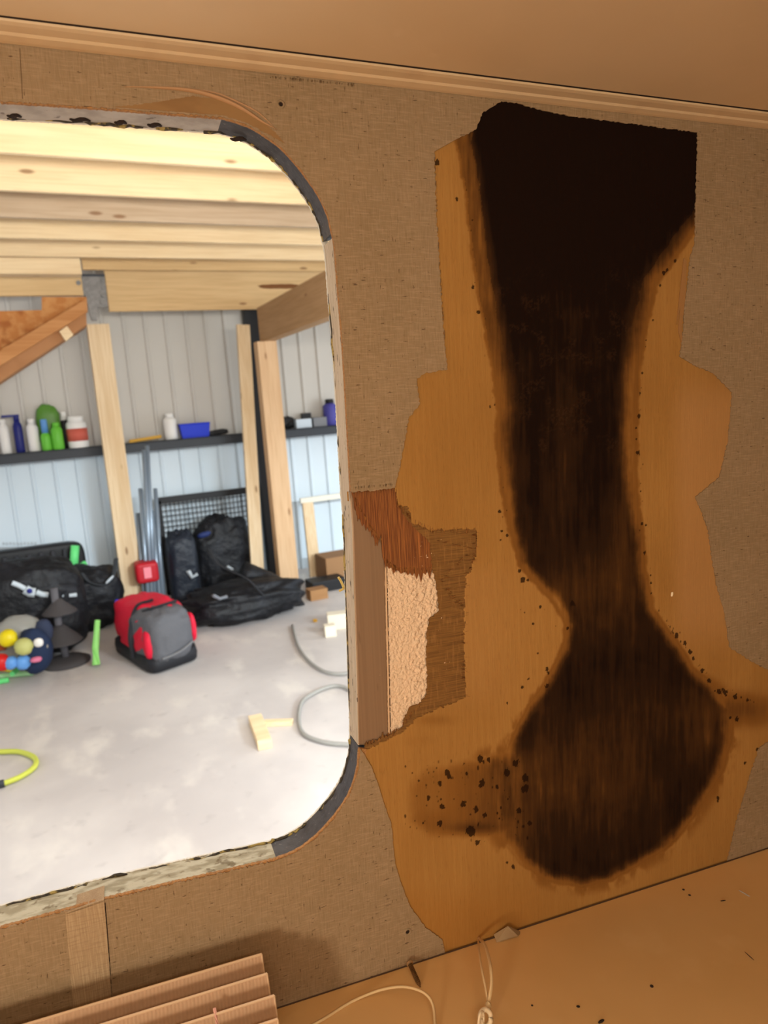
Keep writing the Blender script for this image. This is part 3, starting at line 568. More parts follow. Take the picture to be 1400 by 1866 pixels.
# body of the camper wall behind the vinyl, right and left of the opening (keeps daylight out)
mk('wall_core', merge(box(CP(900, 900)[0], XR, .0045, TW, ZPL-.03, ZCE), box(XL, CP(900, 900)[0], .0062, TW, CP(405, 178)[2], ZCE), box(CP(700, 900)[0], CP(900, 900)[0]+.001, .0085, TW, ZPL-.03, ZCE), box(XL, CP(700, 900)[0]+.001, .0062, TW, ZPL-.03, CP(400, 1625)[2]), box(XL, -.735, .0062, TW, ZPL-.03, ZCE),
     box(CP(672, 1500)[0], CP(700, 900)[0]+.001, .0062, TW, ZPL-.03, CP(700, 1392)[2]), box(CP(632, 380)[0], CP(700, 900)[0]+.001, .0062, TW, CP(640, 420)[2], ZCE)), CABIN, wf)

# ------------------------------------------------------------------ loose things on the platform
pz = ZPL
def shade():
    r = root('pleated_shade', (CG(300, 1866)[0], -.09, pz), 'C', label='folded pleated tan window shade lying on the platform below the window', cat='shade')
    tops = [((477, 1739), (482, 1775), -.030), ((487, 1775), (492, 1815), -.048), ((500, 1815), (502, 1866), -.066), ((506, 1858), (510, 1900), -.084)]
    for i, (a, b, Y) in enumerate(tops):
        p = CP(a[0], a[1], Y); x1 = p[0]; x0 = x1-.62; zt = p[2]; zb = max(pz+.001, zt-.05)
        slope = .0
        f_ = []; n = 1
        V = [(x0, Y, zt), (x1, Y, zt), (x1+.001, Y-.016, zb), (x0, Y-.016, zb), (x0, Y+.0012, zt), (x1, Y+.0012, zt), (x1+.001, Y-.0145, zb), (x0, Y-.0145, zb)]
        pl_ = mk('pleat', (V, [(0, 3, 2, 1), (4, 5, 6, 7), (0, 1, 5, 4), (1, 2, 6, 5), (2, 3, 7, 6), (3, 0, 4, 7)]), SHADE, r)
        mk('pleat_fold', tube([(x0, Y+.0004, zt), (x1, Y+.0004, zt)], .0011, 6), SHADEE, pl_)
        mk('pleat_fold', tube([(x1, Y+.0004, zt), (x1+.001, Y-.016, zb)], .0008, 6), SHADEE, pl_)
    c = CP(388, 1806, -.046); mk('cord_hole', sell(c, (.0018, 0, 0), (0, .0014, 0), (0, 0, .0014), 1, 0, 0, 10, 6), DARK, r)
    mk('lift_cord', tube([CP(391, 1837, -.062), CP(393, 1850, -.066), CP(396, 1868, -.068)], .0014, 6), mat('pink_cord', (206, 150, 130), .6), r, label='short pale cord poking through the pleats')
shade()
# screw leaning on the wall
sc = root('wood_screw', CG(766, 1800), 'C', label='long steel screw lying point down against the wall base', cat='screw')
tip, hd = CG(766, 1800)+np.array([0, 0, .001]), CP(747, 1756, -.006); d = hd-tip
pts = [tip+d*t for t in np.linspace(0, 1, 60)]
mat('screw_steel', (190, 160, 118), .35, .8)
mk('threaded_shank', tube(pts, lambda t: (.0006+.0011*min(1, t*6))*(1.45 if int(t*59+.5) % 4 == 0 else .75), 8), mat('dark_screw_steel', (110, 78, 44), .45, .5), sc)
mk('screw_head', tube([hd-d*.05, hd-d*.01, hd+d*.02, hd+d*.04], lambda t: [.0014, .0034, .0036, .0022][min(3, int(t*3.01))], 12), MATS['screw_steel'], sc)
# cord on the platform
cz_ = pz+.0012
cord_pts = [CG(520, 1895), CG(585, 1862), CG(640, 1828), CG(690, 1805, pz+.004), CG(730, 1798, pz+.010), CG(760, 1803, pz+.012), CG(780, 1815, pz+.010), CG(790, 1835, pz+.006), CG(793, 1866, pz+.003), CG(794, 1900)]
cord_pts = [np.array([p[0], p[1], max(p[2], cz_)]) for p in cord_pts]
mk('loose_cord', tube(catmull(cord_pts, 8), .0013, 8), CORDM, fr='C', smooth=True, label='thin beige cord curving over the platform below the screw', cat='cord')
# pull cord with knob, looped
pc = root('pull_cord', CG(885, 1850), 'C', label='looped pull cord with cream bead rising from the wall base onto the platform', cat='cord')
kn = CG(890, 1832, pz+.014)
L1 = [CP(872, 1712, -.001), CG(873, 1730, pz+.018), CG(878, 1765, pz+.024), CG(885, 1800, pz+.02), kn]
L2 = [CP(873, 1710, -.001), CG(884, 1722, pz+.020), CG(893, 1755, pz+.028), CG(896, 1790, pz+.024), kn]
mk('cord_strand', tube(catmull(L1, 6), .0010, 6), CORDM, pc); mk('cord_strand', tube(catmull(L2, 6), .0015, 6), CORDM, pc)
mk('knot', sell(kn, (.0030, 0, 0), (0, .0028, 0), (0, 0, .0036), 1, .25, 5, 14, 10), CORDM, pc, smooth=True)
bc = CG(884, 1853, pz+.010)
tor = [(bc[0]+.0052*math.cos(t), bc[1]-.001+.002*math.sin(t), bc[2]+.0062*math.sin(t)) for t in np.linspace(0, 2*math.pi, 25)]
mk('bead', merge(tube(tor, .0022, 8)), mat('cream_plastic', (222, 196, 156), .4), pc, smooth=True)
b2 = CG(876, 1858, pz+.012); tor = [(b2[0]+.0040*math.cos(t), b2[1]-.001+.003*math.cos(t), b2[2]+.0078*math.sin(t)) for t in np.linspace(0, 2*math.pi, 25)]
mk('bead_ring', tube(tor, .0011, 8), MATS['cream_plastic'], pc, smooth=True)
# torn vinyl scrap at the wall base
sb = [CP(900, 1703, -.001), CP(926, 1687, -.004), CP(950, 1698, -.003), CG(944, 1704, pz+.002), CG(905, 1716, pz+.001)]
mk('vinyl_scrap', ([tuple(p) for p in sb]+[tuple(p+np.array([0, -.0008, -.0004])) for p in sb], [(0, 1, 2, 3, 4), (9, 8, 7, 6, 5)]+[(i, i+5, (i+1) % 5+5, (i+1) % 5) for i in range(5)]), mat('scrap_vinyl', (150, 122, 86), .7), fr='C', label='curled vinyl scrap at the wall base behind the pull cord', cat='scrap')
for (u, v, l, wd, ang, c_, lab) in [(1366, 1742, 12, .7, 42, DARK, 'longest dark wood sliver on the platform near the right edge'), (1318, 1641, 5, 1.2, -10, DARK, 'short dark crumb beside the clear sliver on the platform'), (1246, 1621, 2.4, 2, 10, DARK, 'upper of two dark crumbs close to the wall base'), (1257, 1631, 2.6, 2, 10, DARK, 'lower of two dark crumbs close to the wall base'),
                              (1188, 1797, 3.5, 2.6, 20, DARK, 'dark round crumb in the middle of the platform'), (1054, 1834, 3.5, 2, 5, DARK, 'dark crumb left of the middle of the platform'), (1096, 1861, 6, 2.4, -30, DARK, 'dark flake at the bottom edge of the platform'), (1357, 1628, 12, 1.4, 30, PLST, 'clear pale sliver on the platform by the right edge'), (970, 1832, 2, 1.5, 0, DARK, 'small dark crumb right of the cream bead')]:
    a_ = math.radians(ang); p = CG(u-l*math.cos(a_), v-l*math.sin(a_), pz+.0007); q_ = CG(u+l*math.cos(a_), v+l*math.sin(a_), pz+.0007)
    pm = (p+q_)/2
    mk('wood_fleck' if c_ is DARK else 'plastic_sliver', tube([p, p*.7+pm*.3, pm, q_*.7+pm*.3, q_], lambda t: .0005*wd*(.3+math.sin(math.pi*t)), 6, .7), c_, fr='C', label=lab, cat='debris')

# ------------------------------------------------------------------ workshop shell
WY = 8.3
mk('floor_workshop', box(-9, 12, -6, WY+.4, -.1, 0), CONC, kind='structure', label='pale mottled concrete workshop floor').name = 'floor_workshop'
wr = root('wall_workshop', (1, WY, 0), 'S', kind='structure', label='ribbed steel liner wall across the far side of the workshop')
pit = .2176; phx = SP(277, 700, WY)[0]
def liner(x0, x1, z0, z1):
    # flat pans with trapezoidal ribs
    xs_ = [x0]; ys_ = [0.]; k = math.ceil((x0-phx)/pit)
    while phx+k*pit < x1-.02:
        c = phx+k*pit
        for dx, dy in ((-.022, 0), (-.011, -.020), (.011, -.020), (.022, 0)):
            if x0 < c+dx < x1: xs_.append(c+dx); ys_.append(dy)
        k += 1
    xs_.append(x1); ys_.append(0.); n = len(xs_)
    V = [(x, WY+y, z) for z in (z0, z1) for x, y in zip(xs_, ys_)]+[(x, WY+y+.004, z) for z in (z0, z1) for x, y in zip(xs_, ys_)]
    F = [(i, i+1, n+i+1, n+i) for i in range(n-1)]+[(2*n+i+1, 2*n+i, 3*n+i, 3*n+i+1) for i in range(n-1)]
    return V, F
for i in range(16):
    x0 = phx-pit*21.5+i*pit*4; x1 = x0+pit*4
    mk('liner_panel', liner(x0, x1, 1.68, 4.8), WALLU, wr); mk('liner_panel', liner(x0, x1, 0.0, 1.66), WALLL, wr)
sh = root('shelf_rail', (1.5, 8.2, 1.62), 'S', label='charcoal steel ledge running along the ribbed workshop wall', cat='shelf')
mk('shelf_face', box(-6, 9, 8.04, 8.06, 1.625, 1.72), SHELF, sh); mk('shelf_top', box(-6, 9, 8.04, WY-.02, 1.715, 1.725), SHELF, sh)
SZ = 1.7255
mk('wall_near', box(-9, 12, -2.5, -2.4, 3.30, 5.2), WALLU, kind='structure', label='workshop wall above the garage door behind the camper')
# ceiling joists (run left-right) on a built-up beam, stair opening at the left
ZJ = 3.36; ceil = root('ceiling_workshop', (1, 5, ZJ), 'S', kind='structure', label='timber mezzanine ceiling of widely spaced pine joists')
ys_j = [3.10, 3.70, 4.28, 4.93, 5.54, 6.13, 6.76]
ms_j = [PINE, PINE, PINE, PINE, PINEG, PINE, PINE]
for k, y in enumerate(ys_j):
    mk('joist', box(-5.5, 4.2, y-.038, y, ZJ, ZJ+.285), ms_j[k], ceil, bevel=.003)
xo = SP(152, 490, 7.2)[0]
mk('joist', box(xo, 4.2, 7.27, 7.31, ZJ, ZJ+.285), PINED, ceil, bevel=.003)
mk('subfloor', box(-5.5, 4.2, 3.0, 6.8, ZJ+.29, ZJ+.31), PINE, ceil); mk('subfloor', box(xo, 4.2, 6.8, WY-.01, ZJ+.29, ZJ+.31), PINE, ceil)
zb1 = SP(300, 566, 7.45)[2]; xb_ = SP(196, 540, 7.45)[0]
mk('girder', box(xb_, 4.2, 7.45, 7.49, zb1, ZJ+.25), PINED, ceil, bevel=.003); mk('girder', box(xb_, 4.2, 7.492, 7.532, zb1+.008, ZJ+.25), PINED, ceil, bevel=.003)
xh0 = SP(-260, 520, 7.45)[0]; xh1 = SP(150, 520, 7.45)[0]
mk('header', box(xh0, xh1, 7.45, 7.50, SP(60, 539, 7.45)[2], ZJ-.012), PINED, ceil, bevel=.003)
mk('header', box(xh0, xh1, 7.48, 7.52, ZJ-.02, ZJ+.25), PINEG, ceil)
mk('trimmer', box(xh0, SP(146, 488, 7.1)[0], 6.95, 7.10, SP(60, 499, 6.95)[2], ZJ+.20), PINE, ceil, bevel=.003)
# a darker bark patch on the far rim joist
p0 = SP(510, 522, 7.447)
mk('bark_patch', sell((p0[0], 7.447, p0[2]), (.24, 0, .0), (0, .004, 0), (0, 0, .022), .9, .4, 3, 20, 8), mat('bark', (120, 78, 44), .9), ceil)
bm_ = mk('support_beam', box(2.08, 2.20, 2.2, 7.36, 2.66, zb1-.002), PINEY, label='large timber beam under the joist ends on the right', cat='beam', bevel=.004)
# posts
def post(name, us, vs, Y, dep, m, label, z1, z0=0., cat='post', **k):
    xa = SP(us[0], vs, Y)[0]; xb = SP(us[1], vs, Y)[0]; return mk(name, box(xa, xb, Y, Y+dep, z0, z1), m, label=label, cat=cat, bevel=.004, **k)
post('wood_post', (186, 226), 800, 7.52, .14, PINEZ, 'knotty pine post nearest the stairs with steel bracket on top', SP(180, 590, 7.52)[2])
post('wood_post', (486, 521), 800, 7.20, .14, wood('pine_post_warm', (208, 174, 136), (186, 148, 108), ax=2), 'rightmost pine post, under the end of the large beam', 2.66)
post('steel_post', (458, 488), 700, 7.75, .12, BLK, 'black steel post between the two right hand timbers', 3.30)
pa = SP(458, 1050, 7.38)
mk('pine_plank', beam((pa[0]+.06, 7.38, 0.01), (SP(443, 596, 7.48)[0]+.0, 7.48, SP(446, 592, 7.48)[2]), .135, .05, (0, 1, 0)), PINEZ, label='pale plank standing upright just left of the black post', cat='plank', bevel=.003)
# bracket on the first post
xb0 = SP(140, 530, 7.47)[0]; xb1 = SP(194, 530, 7.47)[0]; zt = SP(165, 504, 7.47)[2]; zb = SP(180, 560, 7.47)[2]
br = root('post_bracket', ((xb0+xb1)/2, 7.48, zb), 'S', label='galvanised steel bracket at the top of the knotty post', cat='bracket')
xm = SP(166, 530, 7.47)[0]
mk('bracket_plate', slab([(xm-.03, zb-.12), (xm+.02, zb-.12), (xm+.04, zb), (xb1, zb), (xb1, zt), (xb0, zt), (xb0, zt-.13), (xb0+.07, zt-.18)], [], 7.465, 7.515), STEEL, br)
mk('bracket_rim', box(xb0, xb1, 7.44, 7.52, zt, zt+.018), SHELF, br)
for (u, v) in [(143, 516), (187, 509), (189, 524), (188, 538), (186, 550)]:
    p = SP(u, v, 7.46); mk('bolt', tube([(p[0], 7.465, p[2]), (p[0], 7.435, p[2])], .022, 8), STEEL, br)
# stairs on the left
def sslab(pts, Y, dep): return slab([(lambda q: (q[0], q[2]))(SP(u, v, Y)) for u, v in pts], [], Y, Y+dep)
st = root('staircase', (SP(60, 620, 7.3)[0], 7.4, 2.2), 'S', label='underside of a wooden staircase rising to the knotty post', cat='stairs')
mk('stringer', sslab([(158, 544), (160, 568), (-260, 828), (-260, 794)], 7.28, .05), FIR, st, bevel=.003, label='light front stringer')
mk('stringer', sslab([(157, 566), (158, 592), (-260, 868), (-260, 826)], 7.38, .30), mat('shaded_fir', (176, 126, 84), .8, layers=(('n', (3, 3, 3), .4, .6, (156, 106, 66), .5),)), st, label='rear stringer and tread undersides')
mk('riser_panel', sslab([(76, 541), (158, 541), (156, 560), (-200, 780), (-260, 720), (-260, 567), (-5, 567), (76, 565)], 7.46, .02), OSB, st, label='orange strand board panel under the stairs')
mk('cleat', sslab([(108, 604), (122, 594), (134, 610), (120, 622)], 7.33, .05), PINE, st)
# tie strap: dark line behind post low
# ------------------------------------------------------------------ shelf items
YS = 8.17
def item_xy(u, v=800): return SP(u, v, YS)[0]
PXM = 8.75/1300
def can(name, u, hpx, wpx, m, label, cat='can', cap=WHT, capm=True, Y=YS, group=None, capf=.12):
    x = SP(u, 800, Y)[0]; h = hpx*PXM*.98; r = wpx*PXM/2; o_ = root(name, (x, Y, SZ), 'S', label=label, cat=cat, group=group)
    mk('body', lathe((x, Y, SZ), [(r*.92, 0), (r, .01), (r, h*(.84-capf)), (r*.86, h*(.9-capf)), (r*.5, h*(1-capf)-.005)]), m, o_, smooth=True)
    mk('cap', lathe((x, Y, SZ), [(r*.62, h*(1-capf)-.012), (r*.62, h-.01), (r*.5, h)]), cap, o_, smooth=True); return o_
can('spray_can', 9, 52, 14, WHT, 'leftmost white spray can on the ledge'); can('spray_can', 61, 50, 17, WHT, 'white spray can between the blue and the green bottles')
o_ = can('spray_bottle', 35, 56, 13, NAVY, 'blue bottle with bent trigger top on the ledge', 'bottle', NAVY); x = item_xy(35)
mk('trigger', box(x-.13, x+.03, YS-.02, YS+.02, SZ+.36, SZ+.385), NAVY, o_)
can('squeeze_bottle', 84, 48, 15, GRN, 'green bottle with blue band left of the bright green one', 'bottle', SKY, capf=.4, Y=8.12); can('squeeze_bottle', 105, 42, 17, GRN, 'bright green bottle left of the jar', 'bottle', GRN, Y=8.11)
x = SP(93, 800, 8.24)[0]; mk('green_pouch', sell((x, 8.225, SZ+.235), (.115, 0, 0), (0, .040, 0), (0, 0, .233), .7, .15, 4, 24, 16), GRN2, label='tall green pouch behind the green bottles', cat='pouch', smooth=True)
can('dark_bottle', 121, 58, 13, BLK, 'dark bottle with a round white cap behind the jar', 'bottle', WHT, Y=8.245, capf=.2)
x = item_xy(142); jr = root('jar', (x, 8.13, SZ), 'S', label='wide white jar with faded red label on the ledge', cat='jar')
mk('jar_body', lathe((x, 8.13, SZ), [(.095, 0), (.1, .01), (.1, .24), (.085, .27)]), WHT, jr, smooth=True); mk('jar_label', lathe((x, 8.13, SZ), [(.1015, .07), (.1015, .20)]), REDL, jr, smooth=True); mk('lid', lathe((x, 8.13, SZ), [(.075, .26), (.078, .32), (.07, .325)]), WHT, jr, smooth=True)
x = item_xy(265); mk('yellow_level', obox((x, 8.16, SZ+.03), (.17, .01, .012), (0, .02, 0), (0, 0, .017)), YEL2, label='yellow tool lying on the ledge right of the knotty post', cat='tool', bevel=.004)
can('white_bottle', 313, 43, 21, WHT, 'white bottle standing left of the blue tray', 'bottle', WHT, capf=.1)
x = item_xy(356); tr_ = root('blue_tray', (x, 8.16, SZ), 'S', label='bright blue plastic tray on the ledge', cat='tray')
mk('tray_body', ([(x+sx*a, 8.16+sy*.065*(1 if z else .8), SZ+z) for z, a in ((0, .145), (.15, .165)) for sx, sy in ((-1, -1), (1, -1), (1, 1), (-1, 1))], [(3, 2, 1, 0), (0, 1, 5, 4), (1, 2, 6, 5), (2, 3, 7, 6), (3, 0, 4, 7)]), BLU, tr_, solid=.008)
mk('tray_rim', tube([(x-.165, 8.095, SZ+.15), (x+.165, 8.095, SZ+.15), (x+.165, 8.225, SZ+.15), (x-.165, 8.225, SZ+.15), (x-.165, 8.095, SZ+.15)], .008, 6), BLU, tr_)
x = item_xy(398); mk('black_tool', sell((x, 8.15, SZ+.033), (.12, 0, .01), (0, .03, 0), (0, 0, .032), .8, .3, 5, 24, 10, zmin=SZ+.001), BLK, label='small black tool right of the blue tray', cat='tool')
x = item_xy(528); mk('black_tool', sell((x, 8.22, SZ+.075), (.12, 0, .0), (0, .05, 0), (0, 0, .072), .8, .35, 9, 24, 10, zmin=SZ+.001), BLK, label='heap of black tools right of the rightmost post', cat='tool')
x = item_xy(552, 775); mk('pale_box', box(x-.1, x+.09, 8.10, 8.2, SZ, SZ+.105), mat('pale_card', (196, 208, 218), .6), label='pale blue-white box on the right of the ledge', cat='box', bevel=.004)
x = item_xy(583, 775); mk('grey_box', box(x-.1, x+.07, 8.10, 8.2, SZ, SZ+.11), mat('grey_card', (120, 122, 126), .6), label='low grey box beside the violet can', cat='box', bevel=.004)
x = item_xy(572, 775); mk('black_case', box(x-.12, x+.0, 8.225, 8.275, SZ, SZ+.17), BLK, label='black case behind the two boxes', cat='case', bevel=.006)
can('large_can', 606, 48, 25, PURP, 'violet can with black lid at the right end of the ledge', 'can', BLK, capf=.12)

# ------------------------------------------------------------------ floor things
def logo(r, pts, Y=None, m=LOGO, w_=.03, name='logo_print'): return mk(name, tube(pts, w_, 6, .5), m, r)
# tube bundle with red tape
bx0, bx1 = SP(248, 1000, 7.35), SP(288, 1000, 7.35)
tb_ = root('tube_bundle', ((bx0[0]+bx1[0])/2, 7.35, 0), 'S', label='bundle of upright grey tubes bound with red tape beside the knotty post', cat='tubes')
tops_ = [(262, 820), (268, 812), (273, 930), (256, 890), (283, 890), (251, 935), (277, 930), (266, 900), (286, 940)]
for i, (u, v) in enumerate(tops_):
    t_ = SP(u, v, 7.5+.03*(i % 3)); xb = bx0[0]+(bx1[0]-bx0[0])*((u-249)/38.); b_ = np.array([xb+.0, 7.28+.035*(i % 3), .005])
    mk('tube', tube([b_, t_], .021, 10), TUBEM, tb_, smooth=True)
z0_, z1_ = SP(265, 1062, 7.3)[2], SP(265, 1024, 7.3)[2]; xa, xc_ = SP(246, 1040, 7.3)[0], SP(289, 1040, 7.3)[0]
mk('tape_band', sell(((xa+xc_)/2, 7.36, (z0_+z1_)/2), ((xc_-xa)/2, 0, 0), (0, .115, 0), (0, 0, (z1_-z0_)/2), .3, 0, 0, 24, 12), TAPER, tb_, label='red tape wrap')
mk('tape_print', box((xa+xc_)/2-.035, (xa+xc_)/2+.035, 7.238, 7.242, (z0_+z1_)/2-.05, (z0_+z1_)/2+.06), mat('pink_print', (226, 130, 140), .5), tb_)
# black mesh frame
fa, fb = SP(287, 915, 8.0), SP(458, 905, 8.0)
mf = root('mesh_crate', ((fa[0]+fb[0])/2, 8.12, 0), 'S', label='black wire mesh crate standing behind the dark bags', cat='crate')
ztop = fa[2]; fr_ = [beam((fa[0], 8.1, ztop), (fb[0], 8.1, ztop), .05, .07), beam((fa[0]+.02, 8.1, 0.02), (fa[0]+.02, 8.1, ztop), .05, .05, (0, 1, 0)), beam((fb[0], 8.1, 0.02), (fb[0], 8.1, ztop), .05, .05, (0, 1, 0)), beam((fa[0], 8.1, .03), (fb[0], 8.1, .03), .05, .05)]
for b_ in fr_: mk('frame_bar', b_, BLK, mf)
wires = [tube([(fa[0]+(fb[0]-fa[0])*i/22, 8.1, .03), (fa[0]+(fb[0]-fa[0])*i/22, 8.1, ztop)], .005, 4) for i in range(1, 22)]+[tube([(fa[0], 8.1, ztop*i/18), (fb[0], 8.1, ztop*i/18)], .005, 4) for i in range(1, 18)]
mk('wire_mesh', merge(*wires), BLK, mf, kind='stuff')
def bag(name, uc, vbot, vtop, wpx, dep, Y, m, label, e=.75, amp=.22, seed=0, tilt=0., bow=0, sc=3.):
    k = (Y+.0)/1300*1.07; b_ = SP(uc, vbot, Y); t_ = SP(uc, vtop, Y); h = max(.1, t_[2]-max(0, b_[2])); z0 = max(0, b_[2]); hw = wpx*k/2
    r = root(name, (b_[0], Y, z0), 'S', label=label, cat='bag')
    mk('bag_body', sell(((b_[0]+t_[0])/2, Y, z0+h*.5), (hw, 0, tilt*hw), (0, dep, 0), (0, 0, h*.54), e, amp, seed, 56, 36, zmin=z0+.003, sc=sc), m, r, smooth=True)
    return r
r = bag('upright_bag', 334, 1112, 972, 48, .20, 7.36, BAGN, 'upright navy-black bag right beside the taped tubes', .45, .12, 3)
logo(r, [SP(343, 1040, 7.12), SP(350, 1052, 7.12), SP(360, 1046, 7.12)], w_=.034)
r = bag('equipment_bag', 408, 1110, 948, 96, .22, 7.74, BAG, 'tall slumped black bag in front of the mesh crate', .6, .22, 11)
logo(r, [SP(414, 1032, 7.30), SP(424, 1038, 7.30)], w_=.026); mk('blue_trim', sell(SP(372, 974, 7.44), (.07, 0, .01), (0, .03, 0), (0, 0, .03), .9, .1, 1, 14, 8), mat('dim_blue', (24, 40, 90), .6), r)
r = bag('long_bag', 448, 1166, 1060, 205, .33, 6.72, BAG, 'long black bag slumped on the floor before the plank', .7, .20, 21, 0)
logo(r, [SP(388, 1085, 6.36), SP(400, 1091, 6.36), SP(414, 1087, 6.36)], m=mat('dim_print', (130, 136, 144), .6), w_=.03)
e0 = SP(505, 1068, 6.9); e1 = SP(553, 1108, 6.75)
mk('bag_end', tube(catmull([SP(440, 1045, 6.95), e0, SP(535, 1092, 6.8), e1], 6), lambda t: .16*(1-t*.72), 14, .8), BAG, r, smooth=True)
mk('carry_strap', tube(catmull([SP(380, 1000, 7.0), SP(400, 1030, 6.7), SP(450, 1055, 6.5), SP(480, 1085, 6.38)], 6), .022, 6, .4), mat('strap_web', (40, 42, 46), .6), r)
r = bag('equipment_bag', 150, 1178, 1035, 124, .24, 7.38, BAG, 'rounded black bag lying between sled and knotty post', .7, .16, 31)
mk('carry_handle', tube(catmull([SP(150, 1045, 7.22), SP(165, 1062, 7.12), SP(190, 1066, 7.1), SP(206, 1050, 7.12), SP(212, 1018, 7.3)], 6), .022, 6, .5), mat('strap_web2', (52, 56, 60), .6), r)
mk('blue_tag', sell(SP(216, 1098, 7.20), (.085, 0, -.035), (0, .02, 0), (.01, 0, .028), .9, 0, 1, 14, 8), BLU, r); mk('strap_end', sell(SP(200, 1056, 7.06), (.04, 0, .03), (0, .01, 0), (0, 0, .014), .8), LOGO, r)
r = bag('equipment_bag', 50, 1190, 1028, 175, .28, 6.84, BAG, 'large black bag with pale lettering at the left edge', .6, .12, 41)
for pts_, w_ in [([(22, 1062), (35, 1067), (46, 1073)], .026), ([(46, 1074), (55, 1079), (64, 1080)], .050), ([(66, 1079), (76, 1083), (88, 1084)], .030), ([(104, 1084), (116, 1085)], .022), ([(126, 1085), (140, 1084)], .022)]:
    q_ = [SP(u, v, 6.52 if u < 100 else 6.60) for u, v in pts_]; mk('logo_print', tube(q_, w_, 8, .8), LOGO, r)
mk('logo_eye', sell(SP(54, 1077, 6.46), (.022, 0, 0), (0, .01, 0), (0, 0, .022), 1, 0, 0, 10, 8), NAVY, r)
# ribbed black sled leaning on the wall
sl0, sl1 = SP(-60, 985, 7.9), SP(152, 985, 7.9)
sl = root('plastic_sled', ((sl0[0]+sl1[0])/2, 7.8, .0), 'S', label='black ribbed plastic sled on edge against the wall at left', cat='sled')
zt_ = sl1[2]; mk('sled_shell', sell(((sl0[0]+sl1[0])/2, 7.98, zt_/2), ((sl1[0]-sl0[0])/2, 0, 0), (0, .09, 0), (0, 0, zt_/2), .25, 0, 0, 40, 20), BLK, sl, smooth=True)
for i in range(9):
    xx = sl0[0]+.08+(sl1[0]-sl0[0]-.16)*i/8; mk('rib', beam((xx, 7.87, zt_*.5), (xx, 7.87, zt_*.93), .04, .05, (0, 1, 0)), mat('rib_plastic', (46, 46, 50), .5), sl, bevel=.01)
ls = [tube([SP(4+i*6.5, 991+(i % 2)*.8-i*.05, 7.84), SP(8+i*6.5, 990-i*.05, 7.84)], .022, 6, .6) for i in range(10)]
mk('lettering_strip', merge(*ls), LOGO, sl, label='pale lettering along the top edge')
mk('green_handle', tube([SP(137, 994, 7.80), SP(134, 1036, 7.78)], .042, 10), NEON, sl, smooth=True, label='mint green handle'); mk('handle_mount', tube([SP(143, 1034, 7.78), SP(156, 1026, 7.82)], .028, 8), NEON, sl)
# red and grey duffel
A0, A1, A2 = SG(277, 1236), SG(370, 1202), SG(204, 1186)
A0[2] = A1[2] = A2[2] = 0; e1_, e2_ = (A1-A0)/2, (A2-A0)/2; H = .50; cc = A0+e1_+e2_
du = root('duffel_bag', cc, 'S', label='red and grey hockey duffel bag on the bare concrete', cat='bag')
mk('base_tray', sell(cc+np.array([0, 0, .07]), e1_, e2_, (0, 0, .07), .3, .02, 2, 40, 12), mat('black_rubber', (30, 30, 34), .6), du, smooth=True)
mk('bag_body', sell(cc+np.array([.0, 0, .27])+e2_*.03, e1_*.97, e2_*.97, (0, 0, .235), .55, .10, 5, 56, 36, zmin=.06), REDN, du, smooth=True, label='red fabric body')
n1 = np.cross(e1_, (0, 0, 1)); n1 /= np.linalg.norm(n1)      # outward from the grey end (towards camera)
if n1 @ (cc-np.array([0, 0, 0])) > 0: n1 = -n1
endc = A0+e1_
mk('end_panel', sell(endc-n1*.20+np.array([0, 0, .265]), e1_*.80, -n1*.235, (0, 0, .225), .5, .12, 8, 44, 28, zmin=.08), GREYN, du, smooth=True, label='grey end panel')
mk('end_pocket', sell(A0+e1_*.22+e2_*.22+np.array([0, 0, .23]), e1_*.20, e2_*.13, (0, 0, .12), .8, .08, 12, 24, 16), REDN, du, smooth=True); mk('end_pocket', sell(A1-e1_*.13+e2_*.22+np.array([0, 0, .27]), e1_*.14, e2_*.16, (0, 0, .12), .8, .06, 13, 24, 16), REDN, du, smooth=True)
web = mat('black_webbing', (34, 34, 38), .6)
mk('side_strap', tube(catmull([A0+e2_*.75-e1_*.03+np.array([0, 0, .08]), A0+e2_*.72-e1_*.05+np.array([0, 0, .28]), A0+e2_*.7+e1_*.25+np.array([0, 0, .49]), A0+e2_*.7+e1_*.9+np.array([0, 0, .515])], 8), .022, 6, .6), web, du)
mk('zip', tube(catmull([A0+e2_*.45+e1_*.3+np.array([0, 0, .475]), A0+e2_*.3+e1_*.7+np.array([0, 0, .50]), A0+e2_*.4+e1_*1.5+np.array([0, 0, .49]), A0+e2_*.8+e1_*1.8+np.array([0, 0, .44])], 8), .014, 6), web, du)
mk('grab_strap', tube(catmull([endc-e1_*.6+n1*.03+np.array([0, 0, .13]), endc+n1*.05+np.array([0, 0, .15]), endc+e1_*.6+n1*.03+np.array([0, 0, .19])], 8), .014, 6, .6), mat('grey_web', (120, 120, 122), .6), du)
# rubber stand: two discs on a pole with a round base
sb_ = SG(122, 1208); sr = root('weight_stand', (sb_[0], sb_[1], 0), 'S', label='grey rubber stand with stacked cone tiers and round base', cat='stand')
mk('round_base', lathe((sb_[0], sb_[1], 0), [(.19, 0), (.19, .02), (.14, .045), (.03, .06)], 28), RUB, sr, smooth=True)
zp = SP(98, 1072, sb_[1])[2]; mk('pole', tube([(sb_[0], sb_[1], .05), (sb_[0]-.02, sb_[1], .35), (SP(98, 1072, sb_[1])[0], sb_[1], zp)], .03, 10), mat('grey_pole', (92, 90, 94), .6), sr, smooth=True)
for (u, v, R_, hh) in [(112, 1165, .17, .13), (108, 1112, .14, .10)]:
    p = SP(u, v, sb_[1]); mk('cone_tier', lathe((p[0], sb_[1], p[2]-.02), [(R_, 0), (R_*.92, .015), (R_*.3, hh), (.03, hh+.02)], 24), RUB, sr, smooth=True)
